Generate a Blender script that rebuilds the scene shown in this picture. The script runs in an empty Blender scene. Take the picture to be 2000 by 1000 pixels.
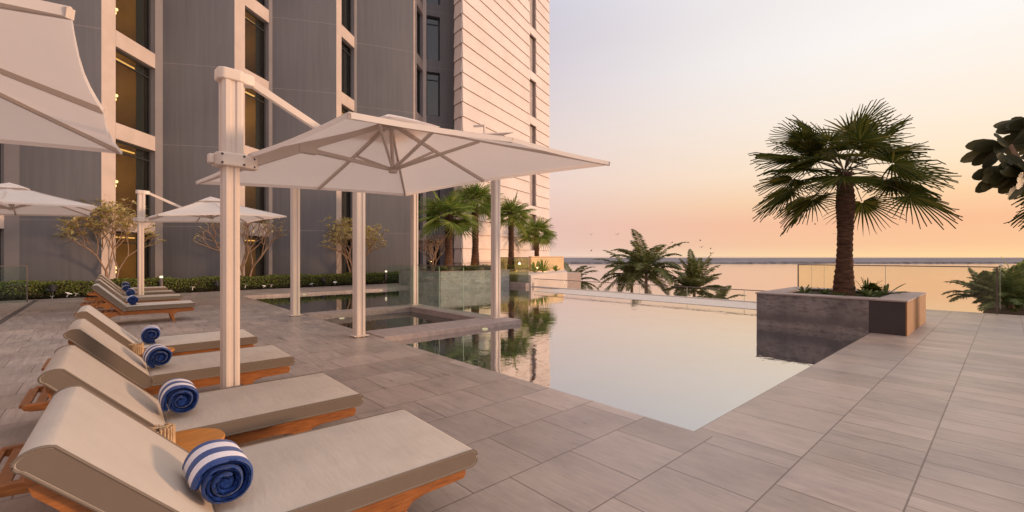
import bpy, math, random
from mathutils import Vector, Matrix
R = math.radians
sc = bpy.context.scene
col = sc.collection
# ---------------------------------------------------------------- frame
# world X runs along the long deck joints, world Y across them; the camera stands at the origin, 1.4 m up
FOC, CH, YAW = 873.0, 1.4, R(48)
CF, SF = math.cos(YAW), math.sin(YAW)
def cw(X, d, z=0):            # metres right of / ahead of the viewpoint -> world
    return Vector((d*CF + X*SF, d*SF - X*CF, z))
def at(px, d, z=0):           # bearing (in photo columns) and distance -> world
    return cw((px-1000)/FOC*d, d, z)
# ---------------------------------------------------------------- materials
def mat(name):
    m = bpy.data.materials.new(name); m.use_nodes = True
    nt = m.node_tree
    b = nt.nodes['Principled BSDF']
    return m, nt, b
def N(nt, t, **kw):
    n = nt.nodes.new(t)
    for k, v in kw.items():
        if hasattr(n, k): setattr(n, k, v)
        else: n.inputs[k].default_value = v
    return n
def ramp(nt, stops, interp='LINEAR'):
    r = nt.nodes.new('ShaderNodeValToRGB'); e = r.color_ramp.elements
    r.color_ramp.interpolation = interp
    while len(e) < len(stops): e.new(0.5)
    for i, (p, c) in enumerate(stops):
        e[i].position = p
        e[i].color = (c[0], c[1], c[2], 1) if not isinstance(c, (int, float)) else (c, c, c, 1)
    return r
def mixc(nt, fac, a, b, typ='MIX'):
    m = nt.nodes.new('ShaderNodeMix'); m.data_type = 'RGBA'; m.blend_type = typ
    for s, v in ((m.inputs[0], fac), (m.inputs[6], a), (m.inputs[7], b)):
        if hasattr(v, 'links') or hasattr(v, 'is_linked'): nt.links.new(v, s)
        elif isinstance(v, (int, float)): s.default_value = v
        else: s.default_value = (v[0], v[1], v[2], 1)
    return m.outputs[2]
def math_(nt, op, a, b=None, clamp=False):
    m = nt.nodes.new('ShaderNodeMath'); m.operation = op; m.use_clamp = clamp
    for i, v in enumerate((a, b)):
        if v is None: continue
        if hasattr(v, 'is_linked'): nt.links.new(v, m.inputs[i])
        else: m.inputs[i].default_value = v
    return m.outputs[0]
def noise(nt, vec, scale, detail=3, rough=.55):
    n = N(nt, 'ShaderNodeTexNoise'); n.inputs['Scale'].default_value = scale
    n.inputs['Detail'].default_value = detail; n.inputs['Roughness'].default_value = rough
    if vec is not None: nt.links.new(vec, n.inputs['Vector'])
    return n.outputs['Fac']
def pos(nt, scale=(1, 1, 1), obj=False):
    if obj:
        src = nt.nodes.new('ShaderNodeTexCoord').outputs['Object']
    else:
        src = nt.nodes.new('ShaderNodeNewGeometry').outputs['Position']
    mp = nt.nodes.new('ShaderNodeMapping'); mp.inputs['Scale'].default_value = scale
    nt.links.new(src, mp.inputs['Vector'])
    return mp.outputs['Vector']
def bump(nt, b, h, strength, dist=.01):
    n = nt.nodes.new('ShaderNodeBump'); n.inputs['Strength'].default_value = strength
    n.inputs['Distance'].default_value = dist
    nt.links.new(h, n.inputs['Height']); nt.links.new(n.outputs[0], b.inputs['Normal'])
def simple(name, c, rough=.6, var=.12, sc_=4, spec=.3, obj=True, stretch=(1, 1, 1), bmp=0, bs=60, metal=0):
    m, nt, b = mat(name)
    v = pos(nt, stretch, obj)
    f = noise(nt, v, sc_, 4)
    lo = [x*(1-var) for x in c]; hi = [min(1, x*(1+var)) for x in c]
    r = ramp(nt, [(.3, lo), (.7, hi)]); nt.links.new(f, r.inputs[0])
    nt.links.new(r.outputs[0], b.inputs['Base Color'])
    b.inputs['Roughness'].default_value = rough
    b.inputs['Specular IOR Level'].default_value = spec
    b.inputs['Metallic'].default_value = metal
    if bmp: bump(nt, b, noise(nt, v, bs, 3), bmp, .004)
    return m
M = {}
M['cush'] = simple('cushion_fabric', (.50, .43, .36), .85, .05, 3, .15, bmp=.25, bs=700)
def cushmat():
    m, nt, b = mat('cushion_fabric_top')
    v = pos(nt, (1, 1, 1), True); f = noise(nt, v, 2.5, 5, .6); w = noise(nt, v, 900, 2)
    r = ramp(nt, [(.3, (.455, .385, .325)), (.7, (.53, .455, .385))]); nt.links.new(f, r.inputs[0])
    r2 = ramp(nt, [(.3, .93), (.7, 1.06)]); nt.links.new(w, r2.inputs[0])
    nt.links.new(mixc(nt, 1, r.outputs[0], r2.outputs[0], 'MULTIPLY'), b.inputs['Base Color']); b.inputs['Roughness'].default_value = .85
    b.inputs['Specular IOR Level'].default_value = .15; b.inputs['Sheen Weight'].default_value = .1
    h = math_(nt, 'ADD', math_(nt, 'MULTIPLY', noise(nt, pos(nt, (5, 1.4, 2), True), 1.6, 4, .6), 10.0), math_(nt, 'MULTIPLY', w, .12))
    bump(nt, b, h, .2, .0035)
    return m
M['cush'] = cushmat()
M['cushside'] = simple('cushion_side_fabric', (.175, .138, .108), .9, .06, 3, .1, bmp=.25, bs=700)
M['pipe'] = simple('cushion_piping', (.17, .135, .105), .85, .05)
M['teak'] = simple('oiled_teak', (.30, .108, .028), .38, .32, 5, .45, stretch=(2, 14, 14), bmp=.15, bs=30)
M['teak2'] = simple('oiled_teak_table', (.52, .20, .035), .35, .2, 5, .45, stretch=(2, 14, 14))
M['paint'] = simple('cream_powder_coat', (.64, .53, .45), .38, .05, 2, .5)
M['paint2'] = simple('umbrella_frame_coat', (.56, .47, .405), .4, .05, 2, .5)
M['bolt'] = simple('dark_bolt', (.06, .05, .05), .4, .1)
M['white'] = simple('white_petal', (.8, .78, .74), .6, .05)
M['black'] = simple('black_metal', (.02, .02, .02), .4, .1)
M['frame'] = simple('dark_window_frame', (.035, .035, .037), .4, .1)
M['pilaster'] = simple('grey_facade_trim', (.25, .22, .212), .75, .07, 1.5, .2, obj=False)
M['concrete'] = simple('pale_facade_trim', (.54, .44, .39), .75, .07, 1.5, .2, obj=False)
M['coping'] = simple('stone_coping', (.34, .265, .24), .6, .16, 3, .3, obj=False, stretch=(4, 1, 4), bmp=.1)
M['soil'] = simple('soil', (.06, .045, .035), .95, .4, 8, .1)
M['trunk'] = simple('palm_trunk', (.10, .055, .035), .9, .5, 6, .1, stretch=(1, 1, 5), bmp=.8, bs=12)
M['trunk2'] = simple('coconut_trunk', (.20, .15, .11), .9, .3, 6, .1, stretch=(1, 1, 6), bmp=.5, bs=12)
M['bark'] = simple('frangipani_bark', (.27, .175, .115), .8, .25, 5, .2, bmp=.4, bs=30)
M['rock'] = simple('breakwater_rock', (.14, .125, .13), .95, .35, .08, .1, obj=False)
M['land'] = simple('far_land', (.20, .185, .195), .95, .3, .01, .1, obj=False)  # muted grey: distance haze put into the colour, no air volume
M['sand'] = simple('beach_sand', (.45, .36, .28), .95, .15, .1, .1, obj=False)
M['thatch'] = simple('dry_thatch', (.20, .16, .11), .95, .3, 12, .1)
M['drain'] = simple('drain_grating', (.10, .085, .078), .6, .2)
M['wick'] = simple('candle_sticks', (.50, .34, .20), .8, .25, 20)
M['greypl'] = simple('planter_end_cladding', (.055, .043, .043), .6, .1, 3, .3, obj=False)
M['ltwood'] = simple('planter_wood_cladding', (.30, .15, .06), .6, .25, 3, .3, obj=False, stretch=(12, 12, 1))

def mottled(name, a, b_, c, s=2.2, tide=False):
    m, nt, b = mat(name)
    v = pos(nt)
    f1 = noise(nt, v, s, 6, .65); f2 = noise(nt, pos(nt, (1, 1, 3)), s*3.2, 5, .6)
    r1 = ramp(nt, [(.35, a), (.6, b_)]); nt.links.new(f1, r1.inputs[0])
    r2 = ramp(nt, [(.50, 0.0), (.62, 1.0)]); nt.links.new(f2, r2.inputs[0])
    fac = math_(nt, 'MULTIPLY', r2.outputs[0], .55)
    if tide:      # damp tide mark with its own ragged outline
        sp = nt.nodes.new('ShaderNodeSeparateXYZ'); nt.links.new(pos(nt), sp.inputs[0])
        zz = math_(nt, 'ADD', sp.outputs[2], math_(nt, 'MULTIPLY', noise(nt, pos(nt, (1, 1, .5)), 7, 5, .7), .22))
        tr = ramp(nt, [(.0, 0), (.14, .1), (.18, .6), (.28, .55), (.36, .2), (.6, 0)]); nt.links.new(zz, tr.inputs[0])
        fac = math_(nt, 'MAXIMUM', fac, tr.outputs[0])
    o = mixc(nt, fac, r1.outputs[0], c)
    nt.links.new(o, b.inputs['Base Color']); b.inputs['Roughness'].default_value = .7
    bump(nt, b, f2, .2)
    return m
M['oldstone'] = mottled('weathered_pool_stone', (.15, .125, .12), (.26, .215, .20), (.055, .045, .046), 2.0, True)
M['greystone'] = mottled('grey_tile_wall', (.25, .24, .22), (.40, .38, .35), (.15, .155, .14), 2.5)

def deckmat(name, bw, off, freq=2, ox=0, oy=0, row=.575):
    m, nt, b = mat(name)
    g = nt.nodes.new('ShaderNodeNewGeometry').outputs['Position']
    mp = nt.nodes.new('ShaderNodeMapping'); mp.inputs['Location'].default_value = (ox, oy, 0)
    nt.links.new(g, mp.inputs['Vector'])
    br = nt.nodes.new('ShaderNodeTexBrick'); nt.links.new(mp.outputs[0], br.inputs['Vector'])
    br.offset = off; br.offset_frequency = freq
    br.inputs['Color1'].default_value = (.318, .258, .222, 1); br.inputs['Color2'].default_value = (.425, .345, .30, 1)
    br.inputs['Mortar'].default_value = (.17, .128, .108, 1)
    br.inputs['Scale'].default_value = 1; br.inputs['Mortar Size'].default_value = .0055
    br.inputs['Mortar Smooth'].default_value = .35; br.inputs['Brick Width'].default_value = bw
    br.inputs['Row Height'].default_value = row; br.inputs['Bias'].default_value = -.1
    s1 = noise(nt, pos(nt, (9, .9, 1)), 2.2, 6, .62)
    s2 = noise(nt, pos(nt, (28, 1.6, 1)), 2.5, 4, .6)
    s3 = noise(nt, pos(nt, (1, 1, 1)), .55, 3, .5); s4 = noise(nt, pos(nt, (1.4, .8, 1)), 1.7, 6, .7)
    r1 = ramp(nt, [(.32, .88), (.72, 1.10)]); nt.links.new(s1, r1.inputs[0])
    r2 = ramp(nt, [(.3, .9), (.7, 1.1)]); nt.links.new(s2, r2.inputs[0])
    r3 = ramp(nt, [(.3, (.90, .92, .95)), (.7, (1.07, 1.02, .99))]); nt.links.new(s3, r3.inputs[0])
    c = mixc(nt, 1, br.outputs['Color'], r1.outputs[0], 'MULTIPLY')
    c = mixc(nt, 1, c, r2.outputs[0], 'MULTIPLY'); c = mixc(nt, 1, c, r3.outputs[0], 'MULTIPLY')
    r4 = ramp(nt, [(.30, (.78, .78, .80)), (.5, (1, 1, 1)), (.70, (1.13, 1.12, 1.11))]); nt.links.new(s4, r4.inputs[0]); c = mixc(nt, 1, c, r4.outputs[0], 'MULTIPLY')
    nt.links.new(c, b.inputs['Base Color'])
    rr = ramp(nt, [(.3, .24), (.7, .55)]); nt.links.new(s1, rr.inputs[0]); nt.links.new(rr.outputs[0], b.inputs['Roughness'])
    b.inputs['Specular IOR Level'].default_value = .45
    inv = math_(nt, 'SUBTRACT', math_(nt, 'MULTIPLY', s2, .25), br.outputs['Fac'])
    bump(nt, b, inv, .5, .003)
    return m
M['deckL'] = deckmat('deck_tiles_left', .575, .5, 2, .13, -.385)
M['deckR'] = deckmat('deck_tiles_right', .30, .37, 2, .07, -.385)
M['coptile'] = deckmat('pool_edge_tiles', .60, 0, 2, .02, -.96, .72)

def wallpanel():
    m, nt, b = mat('grey_facade_panel')
    v = pos(nt, (3, 3, .12)); s = noise(nt, v, 2.5, 5, .6)
    s2 = noise(nt, pos(nt), .25, 3, .5)
    r = ramp(nt, [(.3, (.140, .131, .134)), (.7, (.172, .160, .161))]); nt.links.new(s, r.inputs[0])
    r2 = ramp(nt, [(.3, .9), (.7, 1.08)]); nt.links.new(s2, r2.inputs[0])
    c = mixc(nt, 1, r.outputs[0], r2.outputs[0], 'MULTIPLY')
    sp = nt.nodes.new('ShaderNodeSeparateXYZ'); nt.links.new(pos(nt), sp.inputs[0])
    z = math_(nt, 'FRACT', math_(nt, 'DIVIDE', math_(nt, 'SUBTRACT', sp.outputs[2], 2.62), 3.4))
    ln = math_(nt, 'LESS_THAN', z, .008)
    c = mixc(nt, math_(nt, 'MULTIPLY', ln, .55), c, (.30, .26, .25))
    nt.links.new(c, b.inputs['Base Color']); b.inputs['Roughness'].default_value = .6
    bump(nt, b, ln, .4, .01)
    return m
M['panel'] = wallpanel()
def stone():
    m, nt, b = mat('pink_white_stone_cladding')
    s = noise(nt, pos(nt), .35, 5, .6); s2 = noise(nt, pos(nt, (1, 1, 4)), 2.5, 4, .6)
    r = ramp(nt, [(.3, (.62, .525, .475)), (.7, (.72, .62, .57))]); nt.links.new(s, r.inputs[0])
    r2 = ramp(nt, [(.3, .93), (.7, 1.05)]); nt.links.new(s2, r2.inputs[0])
    c = mixc(nt, 1, r.outputs[0], r2.outputs[0], 'MULTIPLY')
    nt.links.new(c, b.inputs['Base Color']); b.inputs['Roughness'].default_value = .7
    return m
M['stone'] = stone()
M['slit'] = simple('slit_glass', (.42, .36, .33), .4, .1)
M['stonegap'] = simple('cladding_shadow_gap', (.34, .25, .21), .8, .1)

def canopy():
    m, nt, b = mat('canopy_fabric')
    nt.nodes.remove(b); out = nt.nodes['Material Output']
    f = noise(nt, pos(nt, (1, 1, 1), True), 1.5, 3)
    r = ramp(nt, [(.3, (.80, .745, .70)), (.7, (.86, .80, .76))]); nt.links.new(f, r.inputs[0])
    d = N(nt, 'ShaderNodeBsdfDiffuse'); t = N(nt, 'ShaderNodeBsdfTranslucent')
    nt.links.new(r.outputs[0], d.inputs[0]); t.inputs[0].default_value = (.86, .72, .64, 1)
    mx = N(nt, 'ShaderNodeMixShader'); mx.inputs[0].default_value = .38
    nt.links.new(d.outputs[0], mx.inputs[1]); nt.links.new(t.outputs[0], mx.inputs[2]); nt.links.new(mx.outputs[0], out.inputs[0])
    bp = nt.nodes.new('ShaderNodeBump'); bp.inputs['Strength'].default_value = .25; bp.inputs['Distance'].default_value = .02
    nt.links.new(noise(nt, pos(nt, (1, 1, 1), True), 4, 3), bp.inputs['Height'])
    nt.links.new(bp.outputs[0], d.inputs['Normal'])
    return m
M['canopy'] = canopy()

def leafmat(name, a, b_, c, trans=.25, spec=.25):
    m, nt, b = mat(name); out = nt.nodes['Material Output']
    g = nt.nodes.new('ShaderNodeNewGeometry')
    r = ramp(nt, [(0, a), (.5, b_), (1, c)]); nt.links.new(g.outputs['Random Per Island'], r.inputs[0])
    nt.links.new(r.outputs[0], b.inputs['Base Color']); b.inputs['Roughness'].default_value = .5
    b.inputs['Specular IOR Level'].default_value = spec
    t = N(nt, 'ShaderNodeBsdfTranslucent'); nt.links.new(r.outputs[0], t.inputs[0])
    mx = N(nt, 'ShaderNodeMixShader'); mx.inputs[0].default_value = trans
    nt.links.new(b.outputs[0], mx.inputs[1]); nt.links.new(t.outputs[0], mx.inputs[2]); nt.links.new(mx.outputs[0], out.inputs[0])
    return m
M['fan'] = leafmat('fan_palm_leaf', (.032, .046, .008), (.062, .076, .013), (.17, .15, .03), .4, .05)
M['fan2'] = leafmat('courtyard_palm_leaf', (.11, .17, .03), (.19, .26, .05), (.36, .38, .10), .35, .1)
M['coco'] = leafmat('coconut_leaf', (.06, .08, .024), (.10, .125, .035), (.22, .19, .06))
M['hedge'] = leafmat('hedge_leaf', (.10, .13, .028), (.155, .19, .04), (.26, .28, .07), .2)
M['frang'] = leafmat('frangipani_leaf', (.42, .36, .12), (.58, .48, .19), (.78, .62, .32), .35)
M['plum'] = leafmat('plumeria_leaf', (.035, .036, .014), (.055, .052, .02), (.09, .078, .03), .25)
M['plant'] = leafmat('planter_plant_leaf', (.06, .085, .025), (.10, .14, .04), (.18, .21, .08), .2)
M['pet'] = simple('leaf_stalk', (.16, .17, .06), .6, .3)
M['petdk'] = simple('leaf_stalk_dark', (.07, .055, .022), .6, .3)

def glass(name, tint, fmin=.02, fmax=.45):
    m, nt, b = mat(name); nt.nodes.remove(b); out = nt.nodes['Material Output']
    t = N(nt, 'ShaderNodeBsdfTransparent'); t.inputs[0].default_value = (*tint, 1)
    g = N(nt, 'ShaderNodeBsdfGlossy'); g.inputs['Roughness'].default_value = .02; g.inputs[0].default_value = (.95, .97, .95, 1)
    lw = N(nt, 'ShaderNodeFresnel'); lw.inputs[0].default_value = 1.45
    f = N(nt, 'ShaderNodeMapRange'); nt.links.new(lw.outputs[0], f.inputs[0])
    f.inputs[1].default_value = .03; f.inputs[2].default_value = 1; f.inputs[3].default_value = fmin; f.inputs[4].default_value = fmax
    mx = N(nt, 'ShaderNodeMixShader'); nt.links.new(f.outputs[0], mx.inputs[0])
    nt.links.new(t.outputs[0], mx.inputs[1]); nt.links.new(g.outputs[0], mx.inputs[2]); nt.links.new(mx.outputs[0], out.inputs[0])
    return m
M['glass'] = glass('balustrade_glass', (.84, .92, .88), .015, .12)
M['glassw'] = glass('warm_sea_glass', (.97, .96, .90), .02, .4)
M['glassc'] = glass('clear_edge_glass', (.985, .98, .965), .01, .15)
M['glassg'] = glass('greenish_glass', (.74, .76, .52), .03, .5)
M['pane'] = glass('window_pane', (.55, .57, .55), .10, .8)
M['edge'] = simple('glass_edge', (.45, .52, .42), .3, .1)
M['rail'] = simple('slim_bronze_rail', (.14, .11, .10), .4, .1)

def water(name, base1, base2, facs, bstr, bscale, stretch, rough=.0, tile=False):
    m, nt, b = mat(name); nt.nodes.remove(b); out = nt.nodes['Material Output']
    v = pos(nt, stretch)
    h = noise(nt, v, bscale, 3, .5)
    h2 = noise(nt, v, bscale*.22, 2, .5)
    hh = math_(nt, 'ADD', h, math_(nt, 'MULTIPLY', h2, 2.0))
    bp = nt.nodes.new('ShaderNodeBump'); bp.inputs['Strength'].default_value = bstr; bp.inputs['Distance'].default_value = .01
    nt.links.new(hh, bp.inputs['Height'])
    g = N(nt, 'ShaderNodeBsdfGlossy'); g.inputs['Roughness'].default_value = rough; g.inputs[0].default_value = (.97, .96, .95, 1)
    nt.links.new(bp.outputs[0], g.inputs['Normal'])
    d = N(nt, 'ShaderNodeBsdfDiffuse')
    if tile:
        f = noise(nt, pos(nt, (1, 1, 1)), 3.5, 5, .65)
        r = ramp(nt, [(.35, base1), (.68, base2)]); nt.links.new(f, r.inputs[0])
        br = nt.nodes.new('ShaderNodeTexBrick'); nt.links.new(pos(nt), br.inputs['Vector'])
        br.inputs['Color1'].default_value = (.75, .8, .85, 1); br.inputs['Color2'].default_value = (1.25, 1.2, 1.15, 1)
        br.inputs['Mortar'].default_value = (.7, .7, .7, 1); br.inputs['Scale'].default_value = 1; br.offset = .5
        br.inputs['Brick Width'].default_value = .3; br.inputs['Row Height'].default_value = .15; br.inputs['Mortar Size'].default_value = .004
        nt.links.new(mixc(nt, 1, r.outputs[0], br.outputs['Color'], 'MULTIPLY'), d.inputs[0])
    else: d.inputs[0].default_value = (*base1, 1)
    lw = N(nt, 'ShaderNodeLayerWeight'); lw.inputs[0].default_value = .5
    r = ramp(nt, facs); nt.links.new(lw.outputs['Facing'], r.inputs[0])
    mx = N(nt, 'ShaderNodeMixShader'); nt.links.new(r.outputs[0], mx.inputs[0])
    nt.links.new(d.outputs[0], mx.inputs[1]); nt.links.new(g.outputs[0], mx.inputs[2]); nt.links.new(mx.outputs[0], out.inputs[0])
    return m
M['pool'] = water('pool_water', (.012, .024, .032), (.04, .062, .078), [(.2, .20), (.60, .55), (.8, .74), (.88, .84), (.95, .93)], .17, 5, (1, 1, 1), .0, True)
M['wade'] = water('shallow_pool_water', (.016, .020, .018), (.05, .056, .050), [(.2, .10), (.7, .22), (.9, .55)], .10, 4, (1, 1, 1), .0, True)
M['sea'] = water('sea_water', (.10, .12, .13), (0, 0, 0), [(.3, .5), (.9, .90), (1, .96)], .6, .5, (1, .35, 1), .10)

def emit(name, c, s):
    m, nt, b = mat(name); nt.nodes.remove(b); out = nt.nodes['Material Output']
    e = N(nt, 'ShaderNodeEmission'); e.inputs[0].default_value = (*c, 1); e.inputs[1].default_value = s
    nt.links.new(e.outputs[0], out.inputs[0]); return m
M['strip'] = emit('warm_light_strip', (1, .50, .12), 1.9)
M['bulb'] = emit('pendant_bulb', (1, .62, .22), 5)
M['lamp'] = emit('bollard_lamp', (1, .85, .55), 1.6)
M['plight'] = emit('pool_light', (1, .85, .5), .6)
M['room'] = simple('room_wall_lit', (.50, .34, .13), .9, .15, 1)  # golden lamplight of the lit rooms put into the wall colour
M['roomunlit'] = simple('room_wall_unlit', (.05, .045, .04), .9, .2, 1)  # gloom of the unlit rooms put into the wall colour
M['curtain'] = simple('dark_curtain', (.07, .085, .08), .9, .1, 6, .1, stretch=(14, 14, .2))

def towelmat():
    m, nt, b = mat('striped_towel')
    sp = nt.nodes.new('ShaderNodeSeparateXYZ'); nt.links.new(pos(nt, (1, 1, 1), True), sp.inputs[0])
    wob = math_(nt, 'MULTIPLY', noise(nt, pos(nt, (1, 1, 1), True), 9, 2), .006)
    y = math_(nt, 'ADD', sp.outputs[1], wob)
    f = math_(nt, 'FRACT', math_(nt, 'DIVIDE', math_(nt, 'ADD', y, -.035), .124))
    st = math_(nt, 'LESS_THAN', f, .5)
    fz = noise(nt, pos(nt, (1, 1, 1), True), 160, 3)
    bl = ramp(nt, [(.3, (.012, .035, .15)), (.7, (.025, .07, .26))]); nt.links.new(fz, bl.inputs[0])
    c = mixc(nt, st, bl.outputs[0], (.72, .66, .70))
    nt.links.new(c, b.inputs['Base Color']); b.inputs['Roughness'].default_value = .95
    b.inputs['Sheen Weight'].default_value = .15
    bump(nt, b, fz, .7, .004)
    return m
M['towel'] = towelmat()
M['towelin'] = simple('towel_navy_pile', (.014, .036, .15), .95, .5, 60, .05, bmp=.8, bs=200)

# ---------------------------------------------------------------- mesh helpers
class MB:
    def __init__(s): s.v = []; s.f = []; s.mi = []; s.cur = 0
    def face(s, pts):
        n = len(s.v); s.v += [Vector(p) for p in pts]; s.f.append(tuple(range(n, n+len(pts)))); s.mi.append(s.cur)
    def add(s, vs, fs):
        n = len(s.v); s.v += [Vector(p) for p in vs]
        for f in fs: s.f.append(tuple(n+i for i in f)); s.mi.append(s.cur)
    def box(s, x0, x1, y0, y1, z0, z1):
        s.add([(x0,y0,z0),(x1,y0,z0),(x1,y1,z0),(x0,y1,z0),(x0,y0,z1),(x1,y0,z1),(x1,y1,z1),(x0,y1,z1)],
              [(3,2,1,0),(4,5,6,7),(0,1,5,4),(1,2,6,5),(2,3,7,6),(3,0,4,7)])
    def ext(s, poly, vec):      # extrude a planar 3-D polygon
        p = [Vector(q) for q in poly]; v = Vector(vec); n = len(p)
        s.add(p+[q+v for q in p], [tuple(reversed(range(n))), tuple(range(n, 2*n))]+[(i, (i+1) % n, n+(i+1) % n, n+i) for i in range(n)])
    def prism(s, poly, z0, z1): s.ext([(a, b, z0) for a, b in poly], (0, 0, z1-z0))
    def bar(s, p0, p1, w, h, up=(0, 0, 1)):
        p0 = Vector(p0); p1 = Vector(p1); d = (p1-p0).normalized(); u = Vector(up)
        sd = d.cross(u)
        if sd.length < 1e-4: sd = d.cross(Vector((1, 0, 0)))
        sd.normalize(); u = sd.cross(d)
        q = [p0+sd*a*w/2+u*b*h/2 for a, b in ((-1,-1),(1,-1),(1,1),(-1,1))]
        s.ext(q, p1-p0)
    def tube(s, pts, rad, n=8, cap=True):
        pts = [Vector(p) for p in pts]; base = len(s.v); m = len(pts)
        if isinstance(rad, (int, float)): rad = [rad]*m
        ref = Vector((0, 0, 1)) if abs((pts[-1]-pts[0]).normalized().z) < .9 else Vector((1, 0, 0))
        for i, p in enumerate(pts):
            t = (pts[min(i+1, m-1)]-pts[max(i-1, 0)]).normalized()
            a = t.cross(ref).normalized(); b = t.cross(a)
            for k in range(n):
                an = 2*math.pi*k/n; s.v.append(p+a*math.cos(an)*rad[i]+b*math.sin(an)*rad[i])
        for i in range(m-1):
            for k in range(n):
                s.f.append((base+i*n+k, base+i*n+(k+1) % n, base+(i+1)*n+(k+1) % n, base+(i+1)*n+k)); s.mi.append(s.cur)
        if cap:
            s.f.append(tuple(base+k for k in reversed(range(n)))); s.mi.append(s.cur)
            s.f.append(tuple(base+(m-1)*n+k for k in range(n))); s.mi.append(s.cur)
    def lathe(s, c, prof, n=24):
        c = Vector(c); base = len(s.v); m = len(prof)
        for r, z in prof:
            for k in range(n):
                a = 2*math.pi*k/n; s.v.append(c+Vector((r*math.cos(a), r*math.sin(a), z)))
        for i in range(m-1):
            for k in range(n):
                s.f.append((base+i*n+k, base+i*n+(k+1) % n, base+(i+1)*n+(k+1) % n, base+(i+1)*n+k)); s.mi.append(s.cur)
        s.f.append(tuple(base+k for k in reversed(range(n)))); s.mi.append(s.cur)
        s.f.append(tuple(base+(m-1)*n+k for k in range(n))); s.mi.append(s.cur)
    def build(s, name, m, parent=None, smooth=False, bevel=0, seg=2, world=False, label=None, cat=None, group=None, kind=None, solid=0, origin=None, sub=0):
        off = Vector((0, 0, 0))
        if world and parent is not None:
            off = parent.location.copy()
            if parent.parent: off += parent.parent.location
        if origin is not None: off = Vector(origin)
        me = bpy.data.meshes.new(name); me.from_pydata([p-off for p in s.v], [], s.f)
        ms = m if isinstance(m, (list, tuple)) else [m]
        for q in ms: me.materials.append(q)
        me.polygons.foreach_set('material_index', s.mi)
        if smooth: me.polygons.foreach_set('use_smooth', [True]*len(me.polygons))
        me.update()
        o = bpy.data.objects.new(name, me); col.objects.link(o)
        if parent is not None: o.parent = parent
        if origin is not None: o.location = off
        if solid:
            q = o.modifiers.new('s', 'SOLIDIFY'); q.thickness = solid
        if bevel:
            q = o.modifiers.new('b', 'BEVEL'); q.width = bevel; q.segments = seg; q.limit_method = 'ANGLE'; q.angle_limit = R(40)
            if seg > 2:
                me.polygons.foreach_set('use_smooth', [True]*len(me.polygons)); w = o.modifiers.new('w', 'WEIGHTED_NORMAL')
        tag(o, label, cat, group, kind)
        return o
def tag(o, label=None, cat=None, group=None, kind=None):
    if label: o['label'] = label
    if cat: o['category'] = cat
    if group: o['group'] = group
    if kind: o['kind'] = kind
def thing(name, label, cat, loc=(0, 0, 0), rz=0, group=None):
    o = bpy.data.objects.new(name, None); col.objects.link(o); o.location = loc; o.rotation_euler = (0, 0, rz)
    o.empty_display_size = .2; tag(o, label, cat, group); return o
def children(o): return [c for c in list(bpy.data.objects) if c.parent == o]
def copy_tree(o, parent=None):
    c = o.copy(); col.objects.link(c); c.parent = parent
    for ch in children(o): copy_tree(ch, c)
    return c
def dup(o, loc, rz, label, scale=1):
    c = copy_tree(o); c.location = loc; c.rotation_euler = (0, 0, rz); c.scale = (scale,)*3; c['label'] = label
    return c
STR = 'structure'
# ---------------------------------------------------------------- decks, pool, sea
QX0_ = 10.4
PX0, PX1, PY0, PY1, WZ = 3.47, 13.17, 1.68, 17.95, -.07
m = MB(); m.box(-16, PX0, -8, 20.95, -1.2, 0); m.build('pool_deck', M['deckL'], kind=STR)
m = MB(); m.box(PX0, QX0_, .96, PY0, -1.2, 0); m.build('pool_edge_paving', M['coptile'], kind=STR)
m = MB(); m.box(PX0, 15.95, -10, .96, -1.2, 0); m.box(QX0_, 15.95, .96, PY0, -1.2, 0)
m.box(12.95, 15.95, PY0, 3.75, -1.2, 0)
m.build('side_deck', M['deckR'], kind=STR)
m = MB(); m.box(PX0, 15.3, PY1, 20.95, -1.2, .004); m.build('back_walkway', M['deckL'], kind=STR)
m = MB(); m.box(-16, 15.3, 20.95, 24.5, -1.2, -.01); m.build('planting_bed', M['soil'], kind=STR)
# water as a sheet, with the shallow pool cut out of it
WX0, WX1, WY0, WY1 = PX0, 6.65, 7.10, 11.45
m = MB()
for a, b, c, d in ((PX0, PX1, PY0, WY0), (WX1, PX1, WY0, WY1), (PX0, PX1, WY1, PY1), (PX1, 15.0, 13.3, PY1)):
    m.face([(a, c, WZ), (b, c, WZ), (b, d, WZ), (a, d, WZ)])
m.build('pool_water', M['pool'], kind=STR)
m = MB(); m.face([(PX0, 7.9, -.12), (6.15, 7.9, -.12), (6.15, 10.97, -.12), (PX0, 10.97, -.12)]); m.build('shallow_pool_water', M['wade'], kind=STR)
# low walls round the shallow pool
m = MB(); m.box(PX0, WX1, WY0, 7.92, -.5, .02); m.box(PX0, WX1, 10.95, WY1, -.5, .018); m.box(6.12, 6.64, 7.92, 10.95, -.5, .016)
m.build('pool_dividing_wall', M['coping'], bevel=.008, label='low stone wall framing the small shallow pool beneath the four white posts', cat='wall')
# infinity edge ledge
m = MB(); m.box(PX1, 15.0, 3.75, 13.3, -1.0, -.058); m.box(15.0, 15.12, 3.75, 15.19, -1.0, -.03)
m.build('infinity_edge', simple('pale_edge_stone', (.62, .54, .48), .5, .08), bevel=.006, label='pale stone ledge of the infinity edge at the far side of the pool', cat='ledge')
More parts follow.
